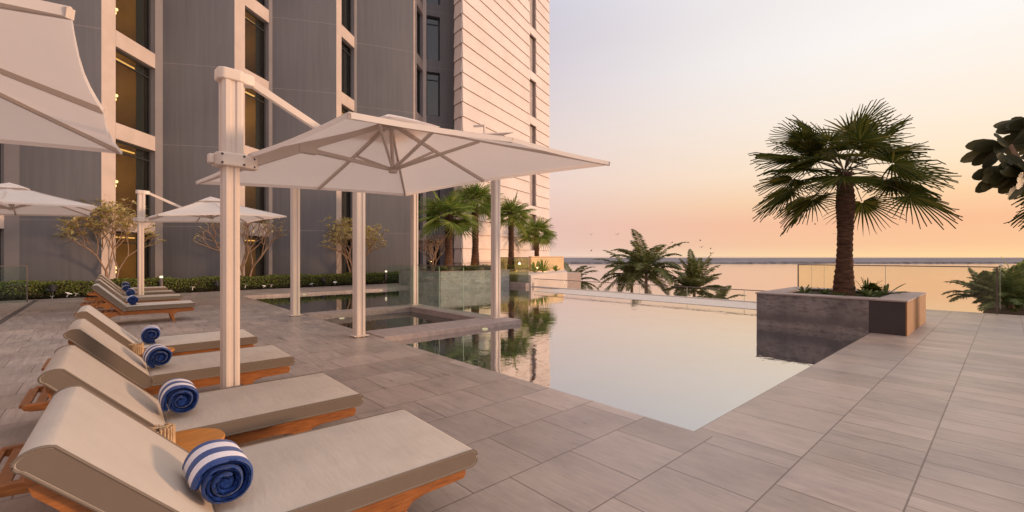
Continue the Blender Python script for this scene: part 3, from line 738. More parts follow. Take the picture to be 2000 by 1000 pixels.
# ---------------------------------------------------------------- loungers
def rbox(m, x0, x1, y0, y1, z0, z1): m.box(x0, x1, y0, y1, z0, z1)
def rounded_slab(m, L, W, T, r, n=5):   # local slab 0..L, 0..W, 0..T, its long ends rounded in profile
    prof = []
    for cx_, cz, a0 in ((L-r, T-r, 0), (r, T-r, 90), (r, r, 180), (L-r, r, 270)):
        for k in range(n+1):
            a = R(a0+90*k/n); prof.append((cx_+r*math.cos(a), cz+r*math.sin(a)))
    return prof
def fixn(o):
    import bmesh
    bm = bmesh.new(); bm.from_mesh(o.data); bmesh.ops.recalc_face_normals(bm, faces=bm.faces)
    for f in bm.faces:
        f.smooth = len(f.verts) <= 4
    for e in bm.edges:
        if len(e.link_faces) == 2 and (e.link_faces[0].smooth != e.link_faces[1].smooth): e.smooth = False
    bm.to_mesh(o.data); bm.free()
def make_lounger():
    t = thing('sun_lounger', '', 'sun lounger')
    W = .82
    # side rails (origin at the foot end, near side; length runs to -x)
    for y in (.075, W-.12):
        m = MB(); pr = []
        pr += [(-.03, .205), (-.015, .225), (-.015, .262), (-.03, .278), (-1.86, .278), (-1.885, .262), (-1.87, .235), (-1.83, .222), (-1.62, .205)]
        pr += [(-1.50, .17), (-1.47, .15), (-1.40, .15), (-1.36, .18), (-1.28, .20), (-.56, .20), (-.47, .185), (-.43, .155), (-.36, .155), (-.33, .185), (-.26, .20)]
        m.ext([(a, y, b) for a, b in pr], (0, .045, 0)); m.build('side_rail', M['teak'], t, bevel=.006)
    for x, s_ in ((-.395, .03), (-1.435, -.03)):
        for y in (.075, W-.12):
            m = MB(); y2 = y+.045; dy = -.012 if y < .4 else .012
            m.add([(x-.035, y, .155), (x+.035, y, .155), (x+.035, y2, .155), (x-.035, y2, .155), (x-.018+s_, y+.006+dy, 0), (x+.018+s_, y+.006+dy, 0), (x+.018+s_, y2-.006+dy, 0), (x-.018+s_, y2-.006+dy, 0)],
                  [(0,1,2,3),(7,6,5,4),(4,5,1,0),(5,6,2,1),(6,7,3,2),(7,4,0,3)])
            m.build('leg', M['teak'], t, bevel=.004)
    m = MB(); x = -.06
    while x > -1.86:
        m.box(x-.055, x, .12, W-.12, .248, .270); x -= .085
    m.build('slat_base', M['teak'], t)
    ST = .082
    prof = rounded_slab(None, 1.145, W, ST, .032)
    m = MB(); n = len(prof)
    def slab(m, prof, y0, y1, r=.02, side_mi=1, nn=4, n=26):
        n = len(prof)
        # profile swept in y with softened side edges; mi 0 = skin, 1 = side
        cxm = sum(p[0] for p in prof)/len(prof); czm = sum(p[1] for p in prof)/len(prof); Lh = max(p[0] for p in prof)/2; Th = max(p[1] for p in prof)/2
        rings = []
        for k in range(nn+1):
            a = math.pi/2*k/nn; ins = r*(1-math.sin(a)); rings.append((y0+r*(1-math.cos(a)), ins))
        rings += [(y1-(yy-y0), ins) for yy, ins in reversed(rings)]
        base = len(m.v)
        for yy, ins in rings:
            for px_, pz in prof:
                m.v.append(Vector((cxm+(px_-cxm)*(1-ins/Lh), yy, czm+(pz-czm)*(1-ins/Th))))
        for i in range(len(rings)-1):
            for k in range(n):
                m.f.append((base+i*n+k, base+i*n+(k+1) % n, base+(i+1)*n+(k+1) % n, base+(i+1)*n+k)); m.mi.append(0)
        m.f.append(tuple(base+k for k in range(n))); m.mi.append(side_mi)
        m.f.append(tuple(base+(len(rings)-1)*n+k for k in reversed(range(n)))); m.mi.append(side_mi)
        # side band faces near the caps get the side colour
    slab(m, prof, 0, W, .005)
    m.v = [Vector((v.x-1.14, v.y, v.z+.298)) for v in m.v]
    # sides of the slab = wide side gusset
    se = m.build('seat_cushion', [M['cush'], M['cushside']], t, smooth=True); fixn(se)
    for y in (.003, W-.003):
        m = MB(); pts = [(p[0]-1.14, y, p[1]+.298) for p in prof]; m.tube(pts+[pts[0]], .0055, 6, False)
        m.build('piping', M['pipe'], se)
    # back cushion
    BL, BT = .715, .088
    prof2 = rounded_slab(None, BL, W, BT, .038)
    n2 = len(prof2)
    ang = R(130); ca, sa = math.cos(ang), math.sin(ang)   # direction up and towards the head
    def bk(x, y, z):     # cushion-local -> lounger-local
        ux, uz = -math.cos(R(49)), math.sin(R(49)); nx, nz = math.sin(R(49)), math.cos(R(49))
        return Vector((-1.165+ux*x+nx*z, y, .272+uz*x+nz*z))
    m = MB(); n = n2
    slab(m, prof2, 0, W, .005)
    def puff(v):
        s_ = v.x/BL; b_ = .012*math.sin(math.pi*min(1, max(0, s_)))
        return bk(v.x, v.y, v.z+(b_ if v.z > BT*.6 else 0)-(.05*max(0, s_-.86)/.14 if True else 0))
    m.v = [puff(v) for v in m.v]
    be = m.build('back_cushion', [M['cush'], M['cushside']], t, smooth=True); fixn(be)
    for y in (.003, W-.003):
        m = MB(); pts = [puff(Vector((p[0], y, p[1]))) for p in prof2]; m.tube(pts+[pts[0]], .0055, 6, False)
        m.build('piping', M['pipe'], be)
    # back frame
    m = MB()
    for y in (.03, W-.075): m.ext([bk(-.02, y, -.06), bk(.60, y, -.075), bk(.655, y, -.05), bk(.665, y, -.014), bk(-.02, y, -.006)], (0, .045, 0))
    k = .08
    while k < .62:
        m.ext([bk(k, .07, -.026), bk(k+.05, .07, -.026), bk(k+.05, .07, -.012), bk(k, .07, -.012)], (0, W-.14, 0)); k += .085
    bf = m.build('back_frame', M['teak'], t)
    for y in (.16, W-.16):
        m = MB(); m.bar(bk(.42, y, -.03), (-1.66, y, .26), .03, .025); m.build('back_prop', M['teak'], bf)
    return t
G = 'teak sun loungers with taupe cushions'
lg = make_lounger(); lg.location = (1.44, 1.88, 0); lg.rotation_euler = (0, 0, R(-2.0)); lg['group'] = G
lg['label'] = 'nearest teak sun lounger, large in the bottom left corner with its foot at the front'
LR = [lg]
for y, lb in ((3.20, 'second nearest sun lounger, standing beyond the orange side table'),
              (4.85, 'third sun lounger from the front, right behind the big umbrella mast'),
              (6.36, 'fourth sun lounger from the front, farthest of the near group behind the umbrella mast'),
              (11.85, 'nearest lounger of the far group, its slatted teak back and legs in full view'),
              (14.25, 'second lounger of the far group, in front of the far umbrella mast'),
              (16.05, 'third lounger of the far group, behind the far umbrella mast'),
              (18.2, 'farthest sun lounger, right in front of the hedge')):
    LR.append(dup(lg, (1.39, y, 0), R(-.5), lb))

# towels: rolled spirals
def make_towel(seed, Rr=.114, Lt=.27):
    t = thing('rolled_towel', '', 'towel')
    rg = random.Random(seed); turns = 2.35; n = 96; th = .029; pitch = .0325
    th0 = rg.uniform(0, 6.28)
    prof_o = []; prof_i = []
    for i in range(n+1):
        a = turns*2*math.pi*i/n; r = Rr-pitch*(turns-a/(2*math.pi)); r = max(r, .03)
        w = 1+.035*math.sin(a*1.7+seed)+.02*math.sin(a*4.1+seed)
        ro = r*w; ri = (r-th)*w
        an = a+th0
        prof_o.append((ro*math.cos(an), ro*math.sin(an)*.96)); prof_i.append((ri*math.cos(an), ri*math.sin(an)*.96))
    ys = [0, .006, .02, Lt-.02, Lt-.006, Lt]; ins = [.011, .003, 0, 0, .003, .011]
    m = MB(); base = 0; k = n+1
    for y, q in zip(ys, ins):
        for i in range(k):
            o = Vector(prof_o[i]); c = Vector(prof_i[i]); d = (c-o).normalized() if (c-o).length > 0 else o*0
            o2 = o+d*q; jit = .004*math.sin(i*.9+seed) if y in (0, Lt) else 0
            m.v.append(Vector((o2.x, y+jit, o2.y)))
        for i in range(k):
            o = Vector(prof_o[i]); c = Vector(prof_i[i]); d = (o-c).normalized()
            c2 = c+d*q; m.v.append(Vector((c2.x, y, c2.y)))
    P = 2*k
    for s_ in range(len(ys)-1):
        for i in range(k-1):
            a = s_*P+i; m.f.append((a, a+1, a+1+P, a+P)); m.mi.append(0)
            a = s_*P+k+i; m.f.append((a+P, a+1+P, a+1, a)); m.mi.append(1)
        for i in (0, k-1):
            a = s_*P+i; b = s_*P+k+i; m.f.append((a, b, b+P, a+P)); m.mi.append(0)
    for s_ in (0, len(ys)-1):
        for i in range(k-1):
            a = s_*P+i; b = s_*P+k+i; m.f.append((a, a+1, b+1, b)); m.mi.append(1)
    m.build('terry_roll', [M['towel'], M['towelin']], t, smooth=True)
    m = MB(); r = .030; m.lathe((0, 0, 0), [(r*.5, .006), (r, .016), (r, Lt-.02), (r*.7, Lt-.012)], 14)
    m.v = [Vector((v.x, v.z, v.y)) for v in m.v]
    m.build('inner_roll', M['towelin'], t, smooth=True)
    return t
GT = 'rolled striped towels on the loungers'
tw = make_towel(1); tw.location = (.345, 2.08, .496); tw['group'] = GT; tw.rotation_euler = (0, 0, R(1))
tw['label'] = 'rolled blue and white striped towel on the nearest lounger, largest in the picture'
tw2 = make_towel(4, .110, .26)
tw2.location = (.34, 3.46, .492); tw2['group'] = GT; tw2['label'] = 'rolled striped towel on the second lounger beyond the orange side table'
for sd, x, y, a, lb in ((7, .34, 5.08, 4, 'rolled striped towel with a white fold on the third lounger left of the mast'), (9, .36, 6.62, -3, 'rolled striped towel on the fourth lounger, just above the small amber candle holder'),
    (12, .37, 12.1, 2, 'rolled striped towel on the nearest lounger of the far group, lowest of the far four'), (15, .38, 14.45, -2, 'second lowest rolled towel in the far row of four'),
    (18, .36, 16.3, 3, 'third rolled towel up in the far row of four'), (21, .38, 18.5, -1, 'topmost and farthest rolled towel in front of the hedge')):
    o = make_towel(sd, .108, .25+.01*(sd % 3)); o.location = (x, y, .488); o.rotation_euler = (0, 0, R(a)); o['group'] = GT; o['label'] = lb

# side tables and candle holders
def make_table():
    t = thing('side_table', '', 'table')
    m = MB(); m.lathe((0, 0, 0), [(.182, .385), (.190, .392), (.192, .402), (.187, .41)], 40); m.build('table_top', M['teak2'], t)
    for k in range(3):
        a = R(30+120*k); m = MB(); m.tube([(.07*math.cos(a), .07*math.sin(a), .39), (.14*math.cos(a), .14*math.sin(a), 0)], [.017, .011], 8); m.build('leg', M['teak'], t, smooth=True)
    return t
tbm = make_table(); tbm.location = (.29, 2.95, 0); tbm['label'] = 'round orange teak side table between the two nearest loungers'; tbm['group'] = 'round side tables'
dup(tbm, (.33, 6.0, 0), R(40), 'round teak side table mostly hidden between the third and fourth loungers')
def make_holder():
    t = thing('candle_holder', '', 'candle holder'); rg = random.Random(3)
    m = MB(); nst = 22
    for k in range(nst):
        a = 2*math.pi*k/nst; r = .052; h = .105+rg.uniform(-.008, .008)
        m.tube([(r*math.cos(a), r*math.sin(a), .004), (r*math.cos(a+.03), r*math.sin(a+.03), h)], .0066, 6)
    m.build('stick_ring', M['wick'], t)
    m = MB(); m.lathe((0, 0, 0), [(.044, .002), (.044, .07), (.040, .07)], 20); m.build('inner_cup', M['soil'], t)
    m = MB()
    for k in range(6): 
        a = rg.uniform(0, 6); m.bar((-.045*math.cos(a), -.045*math.sin(a), .098), (.045*math.cos(a), .045*math.sin(a), .108), .007, .005)
    m.build('twig_lid', M['wick'], t)
    return t
ch = make_holder(); ch.location = (.20, 2.93, .41); ch['label'] = 'candle holder of upright sticks on the side table between the nearest loungers'; ch['group'] = 'stick candle holders'
dup(ch, (.20, 5.86, .41), 1, 'small candle holder of upright sticks on the table between third and fourth loungers')

# ---------------------------------------------------------------- vegetation
def perp(d):
    s_ = d.cross(Vector((0, 0, 1)))
    if s_.length < .05: s_ = Vector((1, 0, 0))
    return s_.normalized()
def fan(ml, mp, base, d, Lp, Rb, rg, n=26, span=230, droop=.25, pr=.012):
    d = d.normalized(); pts = []
    for i in range(5):
        u = i/4; p = base+d*Lp*u; p.z -= droop*Lp*u*u; pts.append(p)
    mp.tube(pts, [pr*1.5, pr*1.2, pr, pr*.9, pr*.8], 5)
    tip = pts[-1]; a = (pts[-1]-pts[-2]).normalized(); s_ = perp(a); roll = rg.uniform(-.5, .5)
    nrm = s_.cross(a).normalized(); s_ = (s_*math.cos(roll)+nrm*math.sin(roll)).normalized(); nrm = s_.cross(a).normalized()
    if nrm.z < 0: nrm = -nrm
    dphi = R(span)/n
    for k in range(n):
        phi = -R(span)/2+dphi*(k+.5); L = Rb*(.72+.28*math.cos(phi*.6))*rg.uniform(.88, 1.08)
        dr = a*math.cos(phi)+s_*math.sin(phi); sd = (-a*math.sin(phi)+s_*math.cos(phi))
        dr = (dr - nrm*.12*abs(math.sin(phi))).normalized()
        e = .012*Rb; hw = math.tan(dphi/2)
        rows = []
        for u, wf in ((.04, 1), (.36, 1.0), (.62, .60), (.84, .3), (1.0, .03)):
            r = L*u; p = tip+dr*r; p = p-Vector((0, 0, 1))*(.16*L*max(0, u-.4)**2*rg.uniform(.6, 2.2))
            w = hw*min(r, L*.42)*wf; pl = e*(1 if u > .1 else .2)
            rows.append((p+sd*w-nrm*pl, p+nrm*pl*.8, p-sd*w-nrm*pl))
        vs = [q for r_ in rows for q in r_]; fs = []
        for i in range(len(rows)-1):
            b = i*3; fs += [(b, b+1, b+4, b+3), (b+1, b+2, b+5, b+4)]
        ml.add(vs, fs)
def fan_palm(name, label, x, y, z0, H_, r_tr, dirs, Lp, Rb, rg, leaf, nl=26, group=None, bulge=True, cat='palm tree'):
    t = thing(name, label, cat, (x, y, z0), 0, group)
    m = MB(); pts = []; rad = []; n = 46
    for i in range(n+1):
        u = i/n; r = r_tr*(1.55-.6*min(1, u*3)**.6 if u < .333 else .95)
        if bulge: r += r_tr*.20*math.exp(-((u-.74)/.11)**2)
        if u > .9: r *= 1-.45*(u-.9)/.1
        r *= 1+(.035 if i % 2 else -.035)
        pts.append(Vector((.02*math.sin(u*5), .015*math.cos(u*4), H_*u))); rad.append(r)
    m.tube(pts, rad, 18)
    for v in m.v: v += Vector((rg.uniform(-1, 1), rg.uniform(-1, 1), 0))*r_tr*.05
    for k in range(150):     # old leaf-base stubs
        u = rg.uniform(.45, 1.0)**.8; a = rg.uniform(0, 6.283); i = min(n, int(u*n)); p = pts[i]; r = rad[i]*.9
        o = Vector((math.cos(a), math.sin(a), 0)); q = p+o*r; L = r_tr*rg.uniform(.2, .45)*(1.6 if u > .85 else 1)
        m.bar(q, q+(o*.6+Vector((0, 0, 1)))*L, r_tr*.22, r_tr*.07, up=o)
    m.build('trunk', M['trunk'], t, smooth=False)
    ml = MB(); mp = MB(); top = Vector((0, 0, H_))
    for az, el, k in dirs:
        az = R(az); el = R(el); d = Vector((math.cos(az)*math.cos(el), math.sin(az)*math.cos(el), math.sin(el)))
        b = top+Vector((d.x, d.y, 0))*r_tr*.5+Vector((0, 0, rg.uniform(-.1, .12)))
        fan(ml, mp, b, d, Lp*k*rg.uniform(.85, 1.1), Rb*rg.uniform(.85, 1.1), rg, nl, rg.uniform(200, 270), rg.uniform(.15, .4), r_tr*.07)
    cr = ml.build('crown', leaf, t); mp.build('leaf_stalks', M['petdk'], cr)
    return t
rg = random.Random(11)
def dirs_palm(rg, n, lo=-25, hi=80):
    out = []
    for i in range(n):
        az = i*137.5+rg.uniform(-15, 15); u = i/(n-1); el = lo+(hi-lo)*u+rg.uniform(-8, 8)
        out.append((az, el, 1.0 if el < 50 else .85))
    return out
rg = random.Random(21)
RA = 48-90   # azimuth of screen right
pd = dirs_palm(rg, 17, -28, 70)
pd += [(RA+40, 72, 1.3), (RA-30, 66, 1.15), (RA+150, 60, 1.15), (RA+205, 60, 1.1), (RA+10, 50, 1.0), (RA+168, 30, 1.05), (RA+190, 12, 1.0), (RA+5, 34, 1.0), (RA-10, 20, 1.05), (RA+8, 2, 1.1), (RA-8, -8, 1.0), (RA+180, 8, 1.2), (RA+170, -8, 1.2), (RA+188, 25, 1.1), (RA+178, 45, 1.1), (RA+10, 75, 1.2), (RA+150, 62, 1.1), (RA+200, -18, 1.0)]
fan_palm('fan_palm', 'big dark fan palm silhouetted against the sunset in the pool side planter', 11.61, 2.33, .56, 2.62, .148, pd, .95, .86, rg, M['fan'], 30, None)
for px_, d_, zb, zt, lb, sd in ((876, 20.0, .73, 3.25, 'leftmost of four courtyard fan palms, pale fronds and an orange lit trunk', 3),
                                (928, 22.5, .73, 4.15, 'tallest courtyard fan palm, second from the left, just left of a white post', 5),
                                (998, 26.3, .5, 3.85, 'third courtyard fan palm from the left, in front of the stone tower', 7),
                                (1048, 30.5, .5, 3.05, 'rightmost and smallest of the courtyard fan palms, leaning over the tower corner', 9)):
    p = at(px_, d_); r2 = random.Random(sd)
    fan_palm('courtyard_palm', lb, p.x, p.y, zb, zt-zb, .17, dirs_palm(r2, 32, -24, 78), .62, .88, r2, M['fan2'], 20, 'fan palms along the stone tower', bulge=False)

def pinnate(ml, mp, base, az, el, L, rg, nl=26, curve=1.5, lw=.035, ll=.45, pr=.018):
    p = base.copy(); d = Vector((math.cos(az)*math.cos(el), math.sin(az)*math.cos(el), math.sin(el))); pts = [p.copy()]; n = 14; ds = [d.copy()]
    for i in range(n):
        p = p+d*(L/n); d = (d+Vector((0, 0, -1))*(curve/n)*(.3+1.2*i/n)).normalized(); pts.append(p.copy()); ds.append(d.copy())
    mp.tube(pts, [pr*(1-.8*i/n) for i in range(n+1)], 5)
    for k in range(nl):
        u = .14+.86*k/nl; i = min(n-1, int(u*n)); fr = u*n-i; q = pts[i].lerp(pts[i+1], fr); dd = ds[i]; s_ = perp(dd); up = s_.cross(dd)
        if up.z < 0: up = -up
        le = ll*(math.sin(math.pi*min(1, .18+u*.80))**.7)*rg.uniform(.85, 1.1)
        for sg in (-1, 1):
            dl = (s_*sg*.85+dd*.55+up*rg.uniform(-.05, .25)).normalized()
            m1 = q+dl*le*.5-Vector((0, 0, .05*le)); e = q+dl*le*.95-Vector((0, 0, rg.uniform(.15, .42)*le)); w = dd*lw*.5
            ml.add([q-w*.5, q+w*.5, m1+w, e, m1-w], [(0, 1, 2, 3, 4)])
def coconut(name, label, p, z0, zt, nf, L, seed, leaf, tr=.13, cat='palm tree', group=None, lean=(0, 0), ll=.55, els=(-15, 64), curve=1.5):
    r2 = random.Random(seed); t = thing(name, label, cat, (p.x, p.y, z0), 0, group); H_ = zt-z0
    if tr:
        m = MB(); m.tube([(lean[0]*(u*u), lean[1]*(u*u), H_*u) for u in [i/12 for i in range(13)]], [tr*(1.3-.5*i/12) for i in range(13)], 10); m.build('trunk', M['trunk2'], t, smooth=True)
    ml = MB(); mp = MB(); b = Vector((lean[0], lean[1], H_))
    for i in range(nf):
        az = R(i*137.5+r2.uniform(-12, 12)); el = R(els[0]+(els[1]-els[0])*i/(nf-1)+r2.uniform(-8, 8))
        pinnate(ml, mp, b, az, el, L*r2.uniform(.85, 1.1), r2, 44, curve*r2.uniform(.8, 1.2), .068*ll/.6, ll, .026*ll/.6)
    cr = ml.build('crown', leaf, t); mp.build('leaf_stalks', M['pet'], cr); return t
GC = 'coconut palms beyond the infinity edge'
coconut('coconut_palm', 'tallest coconut palm beyond the infinity edge, in the middle of the sea view', at(1262, 59), -9, -.3, 26, 6.2, 31, M['coco'], group=GC, ll=1.25, tr=.22)
coconut('coconut_palm', 'coconut palm leaning left beside the tallest one beyond the pool edge', at(1234, 63), -9, -1.3, 22, 5.8, 32, M['coco'], group=GC, ll=1.2, tr=.22)
coconut('coconut_palm', 'bushy coconut palm right of the tallest one, low over the pool edge', at(1356, 57), -9, -3.0, 26, 5.0, 33, M['coco'], group=GC, ll=1.15, tr=.22, els=(-5, 78), curve=1.3)
coconut('coconut_palm', 'small hazy coconut palm at the left end of the infinity edge', at(1120, 70), -9, -2.6, 20, 4.6, 34, M['coco'], group=GC, ll=1.1, tr=.22)
coconut('coconut_palm', 'low coconut palm fronds just above the glass between two taller palms', at(1402, 64), -9, -5.7, 14, 4.8, 37, M['coco'], group=GC, ll=1.1, tr=.22)

# thatched beach parasol
p = at(1288, 46); t = thing('thatched_parasol', 'brown thatched beach parasol glimpsed through the pool edge glass under the palms', 'parasol', (p.x, p.y, -9))
m = MB(); m.lathe((0, 0, 5.05), [(1.35, 0), (1.3, .1), (.8, .3), (.05, .5)], 20); m.build('thatch_roof', M['thatch'], t)
m = MB(); m.tube([(0, 0, 0), (0, 0, 5.3)], .07, 8); m.build('pole', M['trunk2'], t)

# plants behind the right glass corner
GP = 'feathery palms behind the right glass corner'
for px_, d_, s_, L, lb in ((1975, 12.4, 41, 1.15, 'feathery green palm clump right behind the glass corner post'), (1925, 14.0, 42, 1.05, 'feathery palm seen through the sea glass left of the corner post'),
                           (2010, 13.4, 43, 1.3, 'feathery palm clump cut off by the right edge of the picture'), (1992, 14.6, 44, 1.3, 'taller feathery palm at the back of the right hand clump')):
    coconut('feathery_palm', lb, at(px_, d_), -.05, .05, 22, L, s_, M['plant'] if s_ != 44 else M['fan2'], tr=.05, cat='palm plant', group=GP, ll=.28, els=(15, 82), curve=1.4)

# palm and plumeria at the right edge
r2 = random.Random(77); p = at(2175, 8.6)
fan_palm('edge_palm', 'fan palm of which only the leaf tips show at the right edge of the picture', p.x, p.y, 0, 2.9, .2,
         dirs_palm(r2, 26, -45, 70)+[(RA+180, 20, 1), (RA+175, -35, 1), (RA+185, 40, 1), (RA+180, -22, 1)], .55, .95, r2, M['fan'], 26)
def leafblade(m, b, d, L, w, rg, up=Vector((0, 0, 1)), fold=.25):
    d = d.normalized(); s_ = d.cross(up)
    if s_.length < .05: s_ = Vector((1, 0, 0))
    s_.normalize(); n_ = s_.cross(d)
    rows = []
    for u, wf in ((0, .08), (.15, .35), (.35, .8), (.6, 1.0), (.82, .88), (.95, .5), (1, .08)):
        c = b+d*L*u-Vector((0, 0, 1))*(.12*L*u*u); rows.append((c+s_*w*wf+n_*fold*w*wf, c, c-s_*w*wf+n_*fold*w*wf))
    vs = [q for r_ in rows for q in r_]; fs = []
    for i in range(len(rows)-1): k = i*3; fs += [(k, k+1, k+4, k+3), (k+1, k+2, k+5, k+4)]
    m.add(vs, fs)
p = at(2075, 5.6); t = thing('plumeria_tree', 'dark plumeria with broad rounded leaves hanging in at the right edge', 'tree', (p.x, p.y, 0))
m = MB(); r2 = random.Random(8)
m.tube([(0, 0, 0), (.05, 0, .9), (0, .05, 1.7)], [.07, .06, .05], 10)
ml = MB(); right = Vector((SF, -CF, 0)); fw = Vector((CF, SF, 0))
tips = [(-.60, 0, 2.50), (-.52, .12, 2.82), (-.50, -.1, 2.42), (.1, .3, 3.0), (.2, -.2, 2.7), (-.12, .1, 3.1), (-.1, -.2, 2.55)]
for X, Dp, z in tips:
    e = right*X+fw*Dp+Vector((0, 0, z)); m.tube([(0, .05, 1.7), (right*X*.5+fw*Dp*.5+Vector((0, 0, (z+1.7)/2))), e], [.045, .03, .022], 8)
    for k in range(13):
        a = r2.uniform(0, 6.283); el = r2.uniform(-.5, .75); dd = Vector((math.cos(a)*math.cos(el), math.sin(a)*math.cos(el), math.sin(el)))
        if X < 0 and k < 8: dd = (-right*1.0+fw*r2.uniform(-.6, .6)+Vector((0, 0, r2.uniform(-.75, .55))))
        leafblade(ml, e+dd.normalized()*.03, dd, r2.uniform(.34, .46), r2.uniform(.066, .082), r2, up=(fw*-1+right*r2.uniform(-.8, .8)+Vector((0, 0, r2.uniform(-.2, .7)))).normalized(), fold=r2.uniform(-.1, .25))
m.build('trunk', M['bark'], t, smooth=True); ml.build('crown', M['plum'], t)

# frangipani trees in the bed by the building
def frangipani(label, p, z0, H_, spread, seed, nleaf, depth=5, group='frangipani trees along the hedge', xy=.85, name='frangipani_tree'):
    r2 = random.Random(seed); t = thing(name, label, 'tree', (p.x, p.y, z0), 0, group); m = MB(); ml = MB(); tips = []
    def br(b, d, L, r, k):
        e = b+d*L; md = b.lerp(e, .5)+Vector((r2.uniform(-1, 1), r2.uniform(-1, 1), 0))*L*.07
        m.tube([b, md, e], [r, r*.88, r*.78], 6, False)
        if k <= 2: tips.append((e, d, k))
        if k == 0: return
        nb = r2.choice((2, 2, 3)); a0 = r2.uniform(0, 6.28)
        for i in range(nb):
            a = a0+6.283*i/nb+r2.uniform(-.4, .4); tl = r2.uniform(.5, .85); s1_ = perp(d); s2_ = s1_.cross(d)
            nd = (d+(s1_*math.cos(a)+s2_*math.sin(a))*tl*spread+Vector((0, 0, .18))).normalized(); nd.z = max(nd.z, .30)
            br(e, nd.normalized(), L*r2.uniform(.68, .9), r*.72, k-1)
    for i in range(3):
        a = i*2.1+r2.uniform(-.4, .4); br(Vector((.03*math.cos(a), .03*math.sin(a), 0)), Vector((math.cos(a)*.35, math.sin(a)*.35, 1)).normalized(), H_*.30, .06, depth)
    zm = max(q[0].z for q in tips); k = H_/zm
    m.v = [Vector((v.x*k*xy, v.y*k*xy, v.z*k)) for v in m.v]
    for e, d, lv_ in tips:
        e = Vector((e.x*k*xy, e.y*k*xy, e.z*k))
        for j in range(0 if (nleaf < 2 and lv_) else nleaf if r2.random() < .9 else 1):
            a = r2.uniform(0, 6.283); dd = (d*.6+Vector((math.cos(a), math.sin(a), r2.uniform(-.3, .5))))
            leafblade(ml, e, dd, r2.uniform(.16, .25), r2.uniform(.022, .034), r2, fold=.2)
    m.build('trunk', M['bark'], t, smooth=True); ml.build('crown', M['frang'], t)
def bed(px, y): 
    r = (px-1000)/FOC; x = y*(r*SF+CF)/(SF-r*CF); return Vector((x, y, 0))
frangipani('leafy golden frangipani tree behind the far loungers, leftmost of its kind', bed(215, 21.45), 0, 3.5, .9, 2, 7, 5, xy=.72)
frangipani('nearly bare frangipani tree behind the big umbrella mast', bed(478, 21.5), 0, 3.35, 1.0, 5, 1, 5)
frangipani('compact leafy frangipani tree between two white shelter posts', bed(690, 21.5), 0, 3.2, .85, 9, 8, 5)
frangipani('small bare frangipani in the grey stone planter beside the leftmost palm', at(846, 19.9), .74, 1.7, .8, 13, 0, 5)

# hedge
r2 = random.Random(99)
t = thing('hedge', 'long low clipped green hedge running along the base of the hotel', 'hedge', (3, 21.6, 0))
m = MB(); m.box(-9, 12.6, 21.32, 21.85, 0, .44); m.build('inner_twigs', M['soil'], t, world=True)
ml = MB()
for k in range(30000):
    x = r2.uniform(-9.05, 12.65); face = r2.random()
    hgt = .50+.025*math.sin(x*2.3)+.02*math.sin(x*5.1)
    if face < .5: q = Vector((x, 21.28+r2.gauss(0, .035), r2.uniform(.02, hgt)))
    elif face < .92: q = Vector((x, r2.uniform(21.25, 21.92), hgt+r2.gauss(0, .022)))
    else: q = Vector((x, 21.9, r2.uniform(.1, hgt)))
    d = Vector((r2.uniform(-1, 1), r2.uniform(-1, .4), r2.uniform(-.3, 1))).normalized(); s_ = d.cross(Vector((r2.uniform(-1, 1), r2.uniform(-1, 1), r2.uniform(-1, 1)))).normalized(); L = r2.uniform(.04, .075); w = L*.32
    ml.add([q, q+d*L*.5+s_*w, q+d*L, q+d*L*.5-s_*w], [(0, 1, 2, 3)])
ml.build('foliage', M['hedge'], t, world=True)
# low ground cover in front of the hedge
ml = MB()
for k in range(5000):
    x = r2.uniform(-9, 12.3); q = Vector((x, r2.uniform(21.0, 21.3), r2.uniform(0, .12)))
    d = Vector((r2.uniform(-1, 1), r2.uniform(-1, .6), r2.uniform(.1, 1))).normalized(); s_ = perp(d); L = r2.uniform(.05, .1); w = L*.3
    ml.add([q, q+d*L*.5+s_*w, q+d*L, q+d*L*.5-s_*w], [(0, 1, 2, 3)])
ml.build('ground_cover', leafmat('cover_leaf', (.03, .045, .018), (.07, .05, .03), (.12, .10, .05)), kind='stuff', label='dark low ground cover at the foot of the hedge', cat='ground cover')
fl = MB()
for k in range(5):
    a = 6.283*k/5; d = Vector((math.cos(a), math.sin(a), .5)); leafblade(fl, Vector((0, 0, .06)), d, .05, .018, r2)
fl.tube([(0, 0, .02), (0, 0, .065)], .006, 5)
f0 = fl.build('white_flower', M['white'], label='one of the small white flowers scattered along the foot of the hedge', cat='flower', group='white flowers along the hedge')
f0.location = (-1.4, 21.0, -.03); f0.scale = (1.5,)*3
for x in (-1.05, -.8, -.4, .2, 2.4, 3.35, 3.6, 4.1, 4.8, 5.2, 5.9, 6.9, 7.8, 8.6, 9.4, 10.3):
    c = f0.copy(); col.objects.link(c); c.location = (x+r2.uniform(-.1, .1), 21.02+r2.uniform(-.03, .12), -.02+r2.uniform(0, .06)); c.rotation_euler = (r2.uniform(-.4, .4), r2.uniform(-.4, .4), r2.uniform(0, 6)); c.scale = (r2.uniform(1.5, 2.5),)*3
